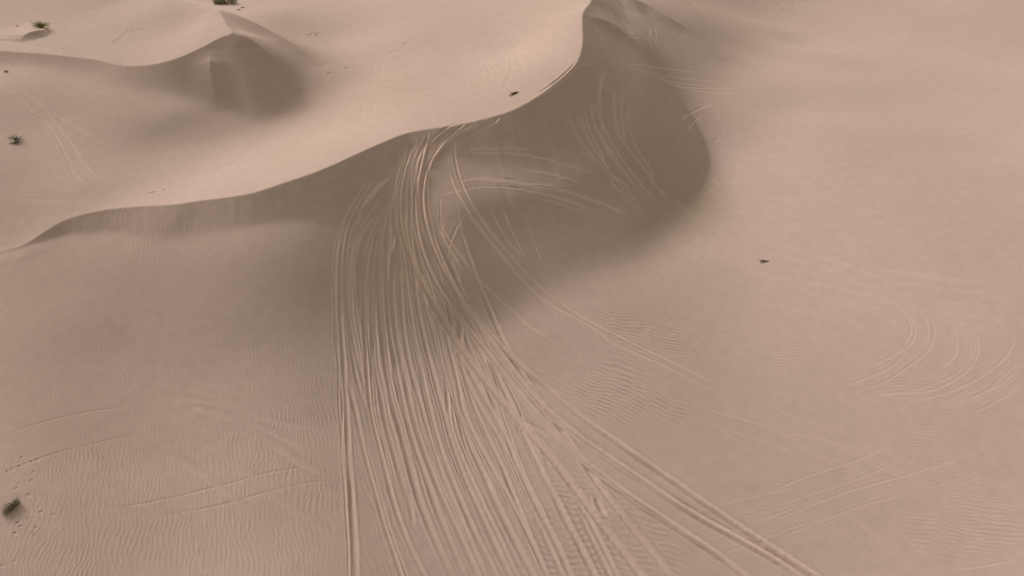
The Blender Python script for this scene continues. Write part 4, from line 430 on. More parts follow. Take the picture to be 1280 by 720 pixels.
def coarse(F, x, y, gx0=-111.0, gy0=9.0, gs=3.0):
    """cubic B-spline surface given by its 3 m control net"""
    gx = np.clip((x - gx0) / gs, 1.0, F.shape[1] - 2.001)
    gy = np.clip((y - gy0) / gs, 1.0, F.shape[0] - 2.001)
    ix = gx.astype(np.int32); iy = gy.astype(np.int32)
    fx = gx - ix; fy = gy - iy
    def w(t):
        return ((1 - t) ** 3 / 6, (3 * t**3 - 6 * t**2 + 4) / 6, (-3 * t**3 + 3 * t**2 + 3 * t + 1) / 6, t**3 / 6)
    wx, wy = w(fx), w(fy)
    out = 0.0
    for j in range(4):
        for i in range(4):
            out = out + wy[j] * wx[i] * F[iy + j - 1, ix + i - 1]
    return out

def polydist(P, x, y):
    """signed distance to polyline P (positive on the right-hand side of its direction) and index of nearest point"""
    shp = x.shape; x = x.ravel(); y = y.ravel()
    A, B = P[:-1, :2], P[1:, :2]
    D = B - A; L2 = (D ** 2).sum(1) + 1e-12
    dist = np.empty(len(x)); val = np.empty(len(x))
    for s in range(0, len(x), 20000):
        xx = x[s:s + 20000, None]; yy = y[s:s + 20000, None]
        t = np.clip(((xx - A[:, 0]) * D[:, 0] + (yy - A[:, 1]) * D[:, 1]) / L2, 0, 1)
        ex = xx - A[:, 0] - t * D[:, 0]; ey = yy - A[:, 1] - t * D[:, 1]
        d2 = ex * ex + ey * ey
        k = d2.argmin(1); r = np.arange(len(k))
        cr = D[k, 0] * ey[r, k] - D[k, 1] * ex[r, k]
        dist[s:s + 20000] = np.sqrt(d2[r, k]) * np.where(cr > 0, -1, 1)
        val[s:s + 20000] = k + t[r, k]
    return dist.reshape(shp), val.reshape(shp)

def smax(a, b, k):
    return 0.5 * (a + b + np.sqrt((a - b) ** 2 + k * k))
def smin(a, b, k):
    return 0.5 * (a + b - np.sqrt((a - b) ** 2 + k * k))
def sstep(a, b, x):
    t = np.clip((x - a) / (b - a), 0, 1); return t * t * (3 - 2 * t)

class Relief:
    def __init__(s, D):
        gx = np.arange(X0, X1 + .1, STEP); gy = np.arange(Y0, Y1 + .1, STEP)
        X, Y = np.meshgrid(gx, gy)
        s.G = coarse(np.asarray(D['front_grid'], float), X, Y)
        s.layers = []
        for key_c, key_t, slope, k in (('crest_main', 'top_main', .60, .12), ('crest_small', 'top_small', .55, .7)):
            C = catmull(np.array(D[key_c]), .5)            # x, y, z
            dist, idx = polydist(C, X, Y)
            # top surface passes through the crest; in front of it it is held level
            T = list(D[key_t]) + [tuple(p) for p in D[key_c]]
            Cs = C[::6]; tan = np.gradient(Cs[:, :2], axis=0); tan /= np.linalg.norm(tan, axis=1)[:, None] + 1e-9
            for off, up in ((9, .3), (25, 2.0)):
                q = Cs[::2, :2] + np.c_[tan[::2, 1], -tan[::2, 0]] * off
                for (a, b), zz in zip(q, Cs[::2, 2]):
                    if np.sqrt(((C[:, :2] - (a, b)) ** 2).sum(1)).min() > off * .8: T.append((a, b, zz + up))
            T = tps_eval(tps_fit(T, .5), X, Y)
            # crest height along the curve, taken from the top surface itself
            zc = bspline(T, C[:, 0], C[:, 1])
            Zc = np.interp(idx, np.arange(len(zc)), zc)
            # blur Zc a little so that it stays smooth beyond the curve's centre of curvature
            for _ in range(6):
                Zc = (Zc + np.roll(Zc, 1, 0) + np.roll(Zc, -1, 0) + np.roll(Zc, 1, 1) + np.roll(Zc, -1, 1)) / 5
            s.layers.append((C, dist, T, Zc, slope, k))
        s.ridges = []
        for pts, wl, wr, p in D['ridges']:
            C = catmull(np.array(pts), .5)
            s.ridges.append((C, wl, wr, p))
        s.bumps = D['bumps']
    def __call__(s, x, y):
        x = np.asarray(x, float); y = np.asarray(y, float)
        z = bspline(s.G, x, y)
        for C, dist, T, Zc, slope, k in s.layers:
            t = bspline(T, x, y); zc = bspline(Zc, x, y)
            d = bspline(dist, x, y)
            near = (np.abs(d) < 1.6) & (x > X0 + 5) & (x < X1 - 5) & (y > Y0 + 5) & (y < Y1 - 5)
            if near.any():
                d = d.copy(); d[near] = polydist(C, x[near], y[near])[0]
            q = t - z; q = .5 * (q + np.sqrt(q * q + .02))
            q2 = np.maximum(t - zc, -0.3) + slope * d
            # the foot of the big face runs out softly in the middle, crisply at both ends
            kk = k + (2.2 * sstep(3, 9, d) * sstep(-12, -4, x) * (1 - sstep(10, 20, x)) * (1 - sstep(13, 22, d)) if slope > .58 else 0)
            dd = smin(q, q2, kk)
            drop = np.where(d > 0, np.maximum(dd, 0), 0)
            z = t - drop
        for C, wl, wr, p in s.ridges:
            m = (x > C[:, 0].min() - wl - wr) & (x < C[:, 0].max() + wl + wr) & (y > C[:, 1].min() - wl - wr) & (y < C[:, 1].max() + wl + wr)
            if m.any():
                d, i = polydist(C, x[m], y[m])
                h = np.interp(i, np.arange(len(C)), C[:, 2])
                a = np.abs(d) / np.where(d > 0, wr, wl)
                # rounded tent: sharp at the top, feathered at the foot
                f = np.where(a < 1, np.clip(1 - a, 0, 1) ** p, 0) * np.sqrt(np.clip(1 - np.minimum(a, 1), 0, 1)) 
                z = z.copy(); z[m] += h * f
        for bx, by, sx, sy, rot, h in s.bumps:
            c, sn = math.cos(rot), math.sin(rot)
            u = ((x - bx) * c + (y - by) * sn) / sx; v = (-(x - bx) * sn + (y - by) * c) / sy
            z = z + h * np.exp(-(u * u + v * v))
        return z

# ---------------------------------------------------------------- fine relief
rng = np.random.default_rng(11)
def lattice_noise(x, y, cell, seed, n=256):
    r = np.random.default_rng(seed).uniform(-1, 1, (n, n))
    u = x / cell; v = y / cell
    iu = np.floor(u).astype(np.int64); iv = np.floor(v).astype(np.int64)
    fu = u - iu; fv = v - iv
    fu = fu * fu * fu * (fu * (fu * 6 - 15) + 10); fv = fv * fv * fv * (fv * (fv * 6 - 15) + 10)
    a = r[iv % n, iu % n]; b = r[iv % n, (iu + 1) % n]; c = r[(iv + 1) % n, iu % n]; d = r[(iv + 1) % n, (iu + 1) % n]
    return a + (b - a) * fu + (c - a) * fv + (a - b - c + d) * fu * fv

def ripple_field(x, y, ang, lam, seed):
    """wind ripples: a narrow bundle of plane waves, so crests fork and end as real ones do"""
    r = np.random.default_rng(seed)
    xw = x + .5 * lattice_noise(x, y, 3.1, seed) + .12 * lattice_noise(x, y, .9, seed + 1)
    yw = y + .5 * lattice_noise(x, y, 3.7, seed + 2)
    s = 0.0
    for i in range(14):
        k = 2 * math.pi / lam * (1 + .10 * r.normal()); a = math.radians(ang - 90 + 9 * r.normal())
        s = s + np.cos(k * (math.cos(a) * xw + math.sin(a) * yw) + r.uniform(0, 6.28))
    s = s / math.sqrt(7)
    return np.tanh(1.1 * s)

relief = Relief(RELIEF)

# the ground is one sheet: fine where the drone looks, widening out to the horizon
ys = [24.0]
while ys[-1] < 150: ys.append(ys[-1] + .045 + .0013 * (ys[-1] - 24))
yn = [ys[0]]; st = .08
while yn[-1] > -2500: yn.append(yn[-1] - st); st *= 1.10
yf = [ys[-1]]; st = .45
while yf[-1] < 4000: yf.append(yf[-1] + st); st *= 1.08
YY = np.array(sorted(yn[1:]) + ys + yf[1:])
du = .00064
us = list(np.arange(-.56, .5601, du)); uo = [us[-1]]; st = du
while uo[-1] < 60: uo.append(uo[-1] + st); st *= 1.12
UU = np.array([-v for v in reversed(uo[1:])] + us + uo[1:])
ny, nx = len(YY), len(UU)
width = np.maximum(YY + 38.6, 30.0)
gx = UU[None, :] * width[:, None]; gy = np.repeat(YY[:, None], nx, 1)
print('grid', nx, ny, nx * ny)

z = relief(gx, gy)
# beyond the traced dunes the desert rolls on
far = sstep(150, 320, np.hypot(gx, gy - 60))
m = far > 0
fx, fy = gx[m], gy[m]
roll = 9 * lattice_noise(fx + .35 * fy, fy, 90, 3) + 4 * lattice_noise(fx, fy, 37, 4) + 25 * lattice_noise(fx, fy, 420, 5)
z[m] = z[m] * (1 - far[m]) + far[m] * (roll - 6)

view = (np.abs(UU) < .57)
c0, c1 = np.where(view)[0][[0, -1]]; r0 = np.searchsorted(YY, 23.0); r1 = np.searchsorted(YY, 150.0)
c1 += 1
x = gx[r0:r1, c0:c1]; y = gy[r0:r1, c0:c1]
base = z[r0:r1, c0:c1]
detail = .020 * lattice_noise(x, y, 6.3, 21) + .008 * lattice_noise(x, y, 2.1, 22) + .0025 * lattice_noise(x, y, .7, 23)
detail *= 1.0
# slumps and little sand slides down the lee face
dm = bspline(relief.layers[0][1], x, y)
reach_ = 1.5 + 6 * sstep(-12, 2, x)
slide = sstep(0.3, 1.2, dm) * (1 - sstep(reach_, reach_ * 1.6, dm))
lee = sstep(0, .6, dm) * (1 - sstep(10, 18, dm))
detail += slide * (.020 * lattice_noise(x + .3 * y, y * .07, .55, 31) + .035 * lattice_noise(x + .2 * y, y * .12, 1.7, 32))
# ripples
for i, (cx, cy, a, b, rot, ang, lam, amp) in enumerate(RIPPLES):
    c, s = math.cos(math.radians(rot)), math.sin(math.radians(rot))
    R_ = max(a, b) * 1.8
    ra, rb = np.searchsorted(YY[r0:r1], [cy - R_, cy + R_])
    xs_ = x[ra:rb]; sel = np.where((np.abs(xs_ - cx) < R_).any(0))[0]
    if len(sel) == 0 or rb <= ra: continue
    ca, cb = sel[0], sel[-1] + 1
    X_, Y_ = x[ra:rb, ca:cb], y[ra:rb, ca:cb]
    u = ((X_ - cx) * c + (Y_ - cy) * s) / a; v = (-(X_ - cx) * s + (Y_ - cy) * c) / b
    rr = np.sqrt(u * u + v * v) + .35 * lattice_noise(X_, Y_, 2.3, 40 + i) + .2 * lattice_noise(X_, Y_, .8, 60 + i)
    mask = 1 - sstep(.35, 1.15, rr)
    detail[ra:rb, ca:cb] += amp * mask * ripple_field(X_, Y_, ang, lam, 100 + i)

w_bg = sstep(-.1, .6, lattice_noise(x[:np.searchsorted(YY[r0:r1], 80)], y[:np.searchsorted(YY[r0:r1], 80)], 8.0, 91))
nlow = w_bg.shape[0]
left_w = 1 - sstep(-14, 6, x[:nlow])
detail[:nlow] += .0025 * w_bg * (left_w * ripple_field(x[:nlow], y[:nlow], 106, .31, 501) + (1 - left_w) * ripple_field(x[:nlow], y[:nlow], 152, .30, 502))
tone = np.zeros_like(x)       # paler wheel tracks: churned loose sand, plus berm light painted into the colour
yrow = YY[r0:r1]; ucol = UU[c0:c1]; wrow = width[r0:r1]
jit = np.random.default_rng(77)
for ti, (hw, dep, berm, wob, pale, flat) in enumerate(TRACKS):
    P = catmull(np.array(flat).reshape(-1, 2), .35)
    n = len(P)
    if n < 3: continue
    T_ = np.gradient(P, axis=0); T_ /= np.linalg.norm(T_, axis=1)[:, None] + 1e-9
    s_ = np.r_[0, np.cumsum(np.linalg.norm(np.diff(P, axis=0), axis=1))]
    ph = jit.uniform(0, 100)
    wv = wob * np.interp(s_ + ph, np.arange(0, 400, 2.4), jit.normal(size=167)) 
    P = P + np.c_[T_[:, 1], -T_[:, 0]] * wv[:, None]
    dv = 1 + .22 * np.interp(s_ + ph, np.arange(0, 400, 1.6), jit.normal(size=250)); dv = np.clip(dv, .3, 1.8)
    endf = sstep(0, 1, s_ / min(2.0, s_[-1] * .3)) * sstep(0, 1, (s_[-1] - s_) / min(10.0, s_[-1] * .4))
    dv = dv * endf
    reach = hw * 3.0
    bx0, bx1 = P[:, 0].min() - reach, P[:, 0].max() + reach
    ra, rb = np.searchsorted(yrow, [P[:, 1].min() - reach, P[:, 1].max() + reach])
    if rb <= ra: continue
    # columns that the whole track can touch
    ulo = min(bx0 / wrow[ra], bx0 / wrow[rb - 1]); uhi = max(bx1 / wrow[ra], bx1 / wrow[rb - 1])
    ca, cb = np.searchsorted(ucol, [ulo, uhi])
    if cb <= ca: continue
    best = np.full((rb - ra, cb - ca), 1e3, np.float32); dd_ = np.zeros_like(best); side = np.zeros_like(best)
    for k in range(n - 1):
        (ax, ay), (bx, by) = P[k], P[k + 1]
        qa, qb = np.searchsorted(yrow, [min(ay, by) - reach, max(ay, by) + reach])
        qa = max(qa, ra); qb = min(qb, rb)
        if qb <= qa: continue
        l = min(ax, bx) - reach; h = max(ax, bx) + reach
        wA, wB = wrow[qa], wrow[qb - 1]
        pa, pb = np.searchsorted(ucol, [min(l / wA, l / wB), max(h / wA, h / wB)])
        pa = max(pa, ca); pb = min(pb, cb)
        if pb <= pa: continue
        X_ = x[qa:qb, pa:pb]; Y_ = y[qa:qb, pa:pb]
        dx, dy = bx - ax, by - ay; L2 = dx * dx + dy * dy + 1e-9
        t = np.clip(((X_ - ax) * dx + (Y_ - ay) * dy) / L2, 0, 1)
        ex = X_ - ax - t * dx; ey = Y_ - ay - t * dy
        d = np.sqrt(ex * ex + ey * ey)
        B_ = best[qa - ra:qb - ra, pa - ca:pb - ca]
        mm = d < B_
        B_[mm] = d[mm]
        dd_[qa - ra:qb - ra, pa - ca:pb - ca][mm] = (dv[k] + (dv[k + 1] - dv[k]) * t)[mm]
        side[qa - ra:qb - ra, pa - ca:pb - ca][mm] = np.sign(dx * ey - dy * ex)[mm]
    mm = best < reach
    if not mm.any(): continue
    d = best[mm] / hw
    X_ = x[ra:rb, ca:cb][mm]; Y_ = y[ra:rb, ca:cb][mm]
    d = d * (1 + .07 * lattice_noise(X_, Y_, .45, 300 + ti % 7))
    if hw > .15:
        d = d * (1 + .55 * sstep(46, 66, Y_)); k_fade = 1 - .15 * sstep(46, 66, Y_)
    else: k_fade = 1.0
    rut = np.where(d < 1.15, .5 * (1 + np.cos(np.pi * np.clip(d / 1.15, 0, 1))), 0) ** .8
    lip = np.exp(-((d - 1.45) / .42) ** 2) * (1 + .35 * side[mm] * (1 if ti % 2 else -1))
    keep = sstep(.5, 1.6, d) 
    k_ = dd_[mm] * k_fade
    keep = 1 - (1 - keep) * np.clip(k_ * abs(dep) / .03, 0, 1)
    cur = detail[ra:rb, ca:cb]
    lump = .06 * lattice_noise(X_, Y_, .22, 310 + ti % 5) * abs(dep) * np.exp(-(d / 1.6) ** 2) * 1.6
    cur[mm] = cur[mm] * keep + k_ * (-dep * rut + berm * lip) + lump
    tt = tone[ra:rb, ca:cb]
    tt[mm] = np.maximum(tt[mm], pale * (1 + 1.1 * lee[ra:rb, ca:cb][mm] * (pale < .6)) * np.exp(-(d / 1.2) ** 2) * np.clip(k_ * 1.3, 0, 1))  # extra paleness on the lee face paints light caught by the berms
for cx, cy, r_, dep in DENTS:
    R_ = r_ * 3
    ra, rb = np.searchsorted(yrow, [cy - R_, cy + R_])
    if rb <= ra: continue
    ca, cb = np.searchsorted(ucol, [(cx - R_) / wrow[ra] - .002, (cx + R_) / wrow[ra] + .002])
    X_, Y_ = x[ra:rb, ca:cb], y[ra:rb, ca:cb]
    d = np.hypot(X_ - cx, (Y_ - cy) * 1.2) / r_ * (1 + .3 * lattice_noise(X_, Y_, r_, 5))
    detail[ra:rb, ca:cb] += -dep * np.exp(-(d * d) ** 1.5) + .3 * dep * np.exp(-((d - 1.5) / .45) ** 2)
edge = np.minimum(1, np.minimum(np.arange(len(yrow)) / 60, np.arange(len(yrow))[::-1] / 20))[:, None] * np.minimum(1, np.minimum(np.arange(len(ucol)), np.arange(len(ucol))[::-1]) / 20)[None]
z[r0:r1, c0:c1] += detail * edge
churn_light = np.zeros_like(z, dtype=np.float32); churn_light[r0:r1, c0:c1] = tone * edge

def grid_mesh(name, X, Y, Z, attr):
    me = bpy.data.meshes.new(name)
    h, w_ = X.shape
    me.vertices.add(h * w_)
    me.vertices.foreach_set('co', np.stack([X, Y, Z], -1).astype(np.float32).ravel())
    i = np.arange((h - 1) * (w_ - 1)); r = i // (w_ - 1); c = i % (w_ - 1); a = r * w_ + c
    q = np.stack([a, a + 1, a + w_ + 1, a + w_], -1).astype(np.int32)
    me.loops.add(q.size); me.loops.foreach_set('vertex_index', q.ravel())
    me.polygons.add(len(q)); me.polygons.foreach_set('loop_start', np.arange(0, q.size, 4, dtype=np.int32))
    me.polygons.foreach_set('use_smooth', np.ones(len(q), dtype=bool))
    at = me.attributes.new('churn_light', 'FLOAT', 'POINT'); at.data.foreach_set('value', attr.astype(np.float32).ravel())
    me.update(calc_edges=True)
    return me

col = bpy.context.scene.collection
def mat(name):
    m = bpy.data.materials.new(name); m.use_nodes = True
    nt = m.node_tree; b = nt.nodes['Principled BSDF']
    return m, nt, b
def node(nt, kind, **kw):
    n = nt.nodes.new(kind)
    for k, v in kw.items(): setattr(n, k, v)
    return n

SAND = (.460, .333, .300)
m_sand, nt, b = mat('dune_sand')
geo = node(nt, 'ShaderNodeNewGeometry')
n1 = node(nt, 'ShaderNodeTexNoise'); n1.inputs['Scale'].default_value = .055; n1.inputs['Detail'].default_value = 4
n2 = node(nt, 'ShaderNodeTexNoise'); n2.inputs['Scale'].default_value = 1.3; n2.inputs['Detail'].default_value = 6; n2.inputs['Roughness'].default_value = .65
n3 = node(nt, 'ShaderNodeTexNoise'); n3.inputs['Scale'].default_value = 14; n3.inputs['Detail'].default_value = 3
for n in (n1, n2, n3): nt.links.new(geo.outputs['Position'], n.inputs['Vector'])
r1_ = node(nt, 'ShaderNodeValToRGB'); r1_.color_ramp.elements[0].position = .35; r1_.color_ramp.elements[1].position = .65
r1_.color_ramp.elements[0].color = (SAND[0] * .97, SAND[1] * .965, SAND[2] * .955, 1); r1_.color_ramp.elements[1].color = (SAND[0] * 1.03, SAND[1] * 1.03, SAND[2] * 1.045, 1)
nt.links.new(n1.outputs['Fac'], r1_.inputs['Fac'])
mix = node(nt, 'ShaderNodeMix', data_type='RGBA', blend_type='MULTIPLY'); mix.inputs[0].default_value = 1.0
r2_ = node(nt, 'ShaderNodeMapRange'); r2_.inputs['From Min'].default_value = .3; r2_.inputs['From Max'].default_value = .7; r2_.inputs['To Min'].default_value = .95; r2_.inputs['To Max'].default_value = 1.05
nt.links.new(n2.outputs['Fac'], r2_.inputs['Value'])
nt.links.new(r1_.outputs['Color'], mix.inputs[6]); nt.links.new(r2_.outputs['Result'], mix.inputs[7])
at = node(nt, 'ShaderNodeAttribute', attribute_name='churn_light')
mx2 = node(nt, 'ShaderNodeMix', data_type='RGBA'); mx2.inputs[7].default_value = (SAND[0] * 1.44, SAND[1] * 1.44, SAND[2] * 1.42, 1)  # paler mix for loose track sand and the painted berm light
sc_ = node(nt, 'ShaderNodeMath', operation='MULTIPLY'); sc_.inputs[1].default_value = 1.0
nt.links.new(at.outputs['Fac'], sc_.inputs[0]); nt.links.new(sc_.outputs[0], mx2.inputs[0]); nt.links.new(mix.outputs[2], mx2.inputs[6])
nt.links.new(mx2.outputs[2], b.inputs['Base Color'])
b.inputs['Roughness'].default_value = 1.0; b.inputs['Specular IOR Level'].default_value = .05; b.inputs['Diffuse Roughness'].default_value = .3
bm_ = node(nt, 'ShaderNodeBump'); bm_.inputs['Strength'].default_value = .25; bm_.inputs['Distance'].default_value = .02
nt.links.new(n3.outputs['Fac'], bm_.inputs['Height']); nt.links.new(bm_.outputs['Normal'], b.inputs['Normal'])

me = grid_mesh('sand_dunes', gx, gy, z, churn_light); me.materials.append(m_sand)
ob = bpy.data.objects.new('sand_dunes', me); ob['kind'] = 'structure'; ob['label'] = 'pink beige sand dunes crossed by wheel tracks and wind ripples'
col.objects.link(ob)
def ground(px, py):
    """height of the finished sheet"""
    j = np.searchsorted(YY, py) - 1; w_ = width[j]; i = np.searchsorted(UU, px / w_) - 1
    return float(z[j:j + 2, i:i + 2].mean())

# ---------------------------------------------------------------- plants and litter
random.seed(3)
def leafmat(name, c, c2):
    m, nt, b = mat(name)
    n = node(nt, 'ShaderNodeTexNoise'); n.inputs['Scale'].default_value = 9
    g = node(nt, 'ShaderNodeNewGeometry'); nt.links.new(g.outputs['Position'], n.inputs['Vector'])
    r = node(nt, 'ShaderNodeValToRGB'); r.color_ramp.elements[0].color = (*c, 1); r.color_ramp.elements[1].color = (*c2, 1)
    r.color_ramp.elements[0].position = .38; r.color_ramp.elements[1].position = .62
    nt.links.new(n.outputs['Fac'], r.inputs['Fac']); nt.links.new(r.outputs['Color'], b.inputs['Base Color']); b.inputs['Roughness'].default_value = .8
    return m
m_green = leafmat('yellow_green_leaves', (.14, .13, .02), (.34, .29, .06))
m_olive = leafmat('olive_blades', (.09, .085, .04), (.20, .18, .10))
m_grey = leafmat('grey_green_stems', (.16, .145, .09), (.30, .26, .17))
m_wood = leafmat('weathered_dark_wood', (.05, .03, .02), (.12, .075, .05))
m_twig = leafmat('brown_twigs', (.07, .045, .03), (.15, .10, .07))

class MB:
    def __init__(s): s.v = []; s.f = []
    def tube(s, pts, rads, n=5):
        base = len(s.v)
        for i, p in enumerate(pts):
            a = np.array(pts[min(i + 1, len(pts) - 1)]) - np.array(pts[max(i - 1, 0)]); a = a / (np.linalg.norm(a) + 1e-9)
            u = np.cross(a, (0, 0, 1) if abs(a[2]) < .9 else (1, 0, 0)); u /= np.linalg.norm(u); v = np.cross(a, u)
            for k in range(n):
                t = 2 * math.pi * k / n
                s.v.append(tuple(np.array(p) + rads[i] * (math.cos(t) * u + math.sin(t) * v)))
        for i in range(len(pts) - 1):
            for k in range(n):
                s.f.append((base + i * n + k, base + i * n + (k + 1) % n, base + (i + 1) * n + (k + 1) % n, base + (i + 1) * n + k))
        s.f.append(tuple(base + k for k in range(n))[::-1]); s.f.append(tuple(base + (len(pts) - 1) * n + k for k in range(n)))
    def leaf(s, p, d, L, w_):
        d = np.array(d, float); d /= np.linalg.norm(d) + 1e-9
        u = np.cross(d, (random.uniform(-1, 1), random.uniform(-1, 1), 1)); u /= np.linalg.norm(u) + 1e-9
        p = np.array(p); nrm = np.cross(d, u)
        b0 = len(s.v)
        for q in (p, p + d * L * .5 + u * w_ * .5 + nrm * w_ * .1, p + d * L, p + d * L * .5 - u * w_ * .5 + nrm * w_ * .1): s.v.append(tuple(q))
        s.f.append((b0, b0 + 1, b0 + 2, b0 + 3))
    def build(s, name, material, parent=None):
        me = bpy.data.meshes.new(name); me.from_pydata(s.v, [], s.f); me.materials.append(material); me.update()
        o = bpy.data.objects.new(name, me); col.objects.link(o); o.parent = parent
        return o
def thing(name, label, cat, x_, y_, group=None, sink=0.0):
    o = bpy.data.objects.new(name, None); o.location = (x_, y_, ground(x_, y_) - sink); o['label'] = label; o['category'] = cat
    o.empty_display_size = .3
    if group: o['group'] = group
    col.objects.link(o); return o
def blades(mb, n, rad, h, spread, w_, cx=0, cy=0, el=1.0):
    for _ in range(n):
        a = random.uniform(0, 6.28); r = rad * math.sqrt(random.random()) 
        x_, y_ = cx + r * math.cos(a) * el, cy + r * math.sin(a)
        L = h * random.uniform(.5, 1.1); lean = spread * random.uniform(.2, 1)
        b_ = random.uniform(-.5, .5) + a
        pts = [(x_, y_, -.05), (x_ + lean * L * .4 * math.cos(b_), y_ + lean * L * .4 * math.sin(b_), L * .55), (x_ + lean * L * math.cos(b_), y_ + lean * L * math.sin(b_), L * (1 - .35 * lean))]
        mb.tube(pts, [w_, w_ * .8, w_ * .15], 3)
def bush(root, rx, ry, h, n_stem, n_leaf, leaf, mleaf, mstem):
    st, lf = MB(), MB()
    for _ in range(n_stem):
        a = random.uniform(0, 6.28); e = random.uniform(.25, 1)
        tip = np.array((rx * e * math.cos(a), ry * e * math.sin(a), h * random.uniform(.45, 1) * (1.15 - .6 * e)))
        mid = tip * .5 + np.array((random.uniform(-.1, .1), random.uniform(-.1, .1), h * .18))
        st.tube([(0, 0, -.15), tuple(mid), tuple(tip)], [.022, .014, .005], 4)
        for _ in range(n_leaf):
            t = random.uniform(.3, 1.05)
            p = (mid * (1 - t) * 2 * t + tip * t * t) if t < 1 else tip
            p = p + np.array([random.gauss(0, leaf * 1.0) for _ in range(3)]); p[2] = max(p[2], .02)
            lf.leaf(p, (random.gauss(0, 1), random.gauss(0, 1), random.gauss(.5, .7)), leaf * random.uniform(.7, 1.5), leaf * random.uniform(.3, .55))
    st.build('stems', mstem, root); lf.build('foliage', mleaf, root)

g = thing('desert_shrub', 'low yellow green leafy shrub on the lit top of the small dune', 'shrub', *SPOTS['shrub_green'])
bush(g, 1.35, .75, .75, 46, 34, .10, m_green, m_twig)
g = thing('desert_shrub', 'sparse grey green twiggy shrub by the left edge above the valley', 'shrub', *SPOTS['shrub_sparse'])
bush(g, 1.0, .5, .6, 24, 16, .085, m_olive, m_twig)
g = thing('dead_branches', 'brown dead branches lying just below the sparse twiggy shrub', 'dead branches', *SPOTS['sparse2'])
mb = MB()
for _ in range(14):
    a = random.gauss(0, .35); L = random.uniform(.3, .6); x_ = random.uniform(-.55, .25)
    mb.tube([(x_, random.uniform(-.15, .15), .03), (x_ + L * math.cos(a) * .5, L * math.sin(a) * .5, .12), (x_ + L * math.cos(a), L * math.sin(a), .08)], [.03, .025, .01], 4)
mb.build('branch', m_wood, g)
g = thing('grass_tussock', 'dark green upright grass tussock among footprints at lower left edge', 'grass tuft', *SPOTS['tussock'])
mb = MB()
for cx_, cy_, n_ in ((0, 0, 70), (.12, .25, 55), (.22, .48, 45), (-.12, -.22, 55), (-.2, -.42, 30), (.05, .6, 18), (-.3, -.1, 16)): blades(mb, n_, .17, .5, .75, .009, cx_, cy_)
mb.build('blades', m_olive, g)
mb = MB(); mb.tube([(.1, .15, .1), (-.25, .28, .22), (-.6, .2, .16), (-.8, .1, .05)], [.02, .02, .015, .006], 5); mb.build('twig', m_wood, g)
g = thing('grass_tussock', 'grey green grass clump on the shaded far slope behind the small dune peak', 'grass tuft', *SPOTS['tuft_top'])
mb = MB(); 
for k in range(26): blades(mb, 26, .3, .85, .7, .015, random.uniform(-1.4, 1.3), random.uniform(-.6, 1.2))
mb.build('blades', m_grey, g)
for key, lab in (('debris', 'small brown dead twig nearest the peak of the small dune'), ('debris2', 'small brown dead twig lying beside the grey grass clump')):
    g = thing('dead_twig', lab, 'dead twig', *SPOTS[key], group='dead twigs by the far grass clump')
    mb = MB(); 
    for _ in range(4): a = random.gauss(0, .5); mb.tube([(-.25 * math.cos(a), -.25 * math.sin(a), .0), (0, 0, .12), (.35 * math.cos(a), .3 * math.sin(a), .04)], [.03, .03, .01], 4)
    mb.build('branch', m_wood, g)
g = thing('dry_tuft', 'tiny dark dry tuft at the left edge below the small dune crest', 'dry tuft', *SPOTS['dot'])
mb = MB(); blades(mb, 40, .14, .3, .8, .012); mb.build('blades', m_twig, g)
g = thing('dry_tuft', 'tiny brown dry tuft left of the yellow green shrub', 'dry tuft', *SPOTS['dot2'])
mb = MB(); blades(mb, 22, .14, .2, .9, .012); mb.build('blades', m_twig, g)
g = thing('driftwood', 'crooked dark dead branch on the lit sand just above the main crest', 'dead branch', *SPOTS['stick'])
mb = MB(); mb.tube([(-.55, -.5, .02), (-.25, -.15, .05), (.0, .0, .08), (.3, .2, .07), (.6, .3, .03)], [.03, .07, .10, .07, .02], 7); mb.build('branch', m_wood, g)
mb = MB(); mb.tube([(-.05, -.02, .08), (-.3, .05, .08), (-.45, .02, .05)], [.05, .03, .01], 5); mb.tube([(.1, .05, .08), (.15, -.1, .06), (.2, -.2, .02)], [.05, .035, .01], 5); mb.build('fork', m_wood, g)
g = thing('driftwood', 'thin flat brown stick lying alone on the open sand at right', 'stick', *SPOTS['plank'])
mb = MB(); mb.tube([(-.42, 0, .05), (-.1, .03, .07), (.3, .0, .06), (.62, .02, .02)], [.05, .06, .05, .012], 6); mb.build('branch', m_wood, g)
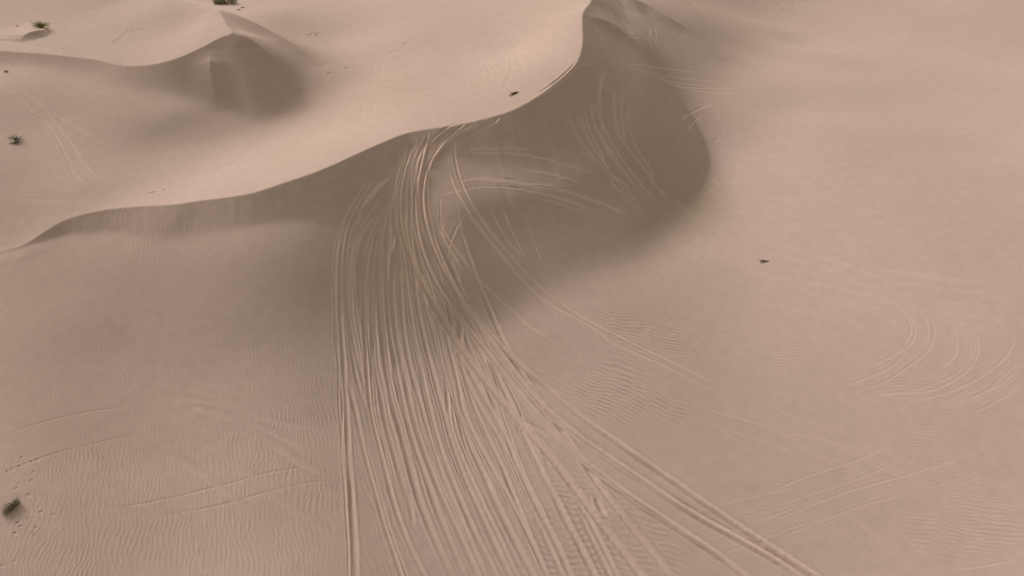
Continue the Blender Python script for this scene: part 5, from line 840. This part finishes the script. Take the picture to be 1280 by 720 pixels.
mb = MB(); mb.tube([(.05, .01, .07), (-.15, .16, .06), (-.3, .2, .02)], [.03, .02, .008], 5); mb.build('fork', m_wood, g)

# ---------------------------------------------------------------- light, sky, camera
ELEV = math.radians(27); SUN = (-.71, .704)
w_ = bpy.data.worlds.new('World'); bpy.context.scene.world = w_; w_.use_nodes = True
nt = w_.node_tree; bg = nt.nodes['Background']
sky = node(nt, 'ShaderNodeTexSky', sky_type='NISHITA'); sky.sun_disc = False; sky.sun_elevation = ELEV; sky.sun_rotation = math.atan2(SUN[0], SUN[1]) % (2 * math.pi)
sky.dust_density = 5.0; sky.air_density = 1.2; sky.ozone_density = 1.0
hs = node(nt, 'ShaderNodeHueSaturation'); hs.inputs['Saturation'].default_value = .12
tint = node(nt, 'ShaderNodeMix', data_type='RGBA', blend_type='MULTIPLY'); tint.inputs[0].default_value = 1; tint.inputs[7].default_value = (1, .98, .745, 1)
nt.links.new(sky.outputs[0], hs.inputs['Color']); nt.links.new(hs.outputs[0], tint.inputs[6]); nt.links.new(tint.outputs[2], bg.inputs['Color']); bg.inputs['Strength'].default_value = .15
l = bpy.data.lights.new('sun', 'SUN'); l.energy = 3.15; l.angle = math.radians(8); l.color = (1, .975, .985)
so = bpy.data.objects.new('sun', l); col.objects.link(so)
from mathutils import Vector
sv = Vector((SUN[0] * math.cos(ELEV), SUN[1] * math.cos(ELEV), math.sin(ELEV)))
so.rotation_euler = sv.to_track_quat('Z', 'Y').to_euler(); so.location = sv * 200
cd = bpy.data.cameras.new('camera'); cam = bpy.data.objects.new('camera', cd); col.objects.link(cam)
cd.angle = 2 * math.atan(.637); cd.clip_start = .5; cd.clip_end = 9000
cam.location = (0, 0, 46.0); cam.rotation_euler = (math.radians(50), 0, 0)
sc = bpy.context.scene; sc.camera = cam
sc.view_settings.view_transform = 'Standard'; sc.view_settings.look = 'None'; sc.view_settings.gamma = 1; sc.view_settings.exposure = 0
sc.render.engine = 'CYCLES'; sc.cycles.use_denoising = True; sc.cycles.max_bounces = 5
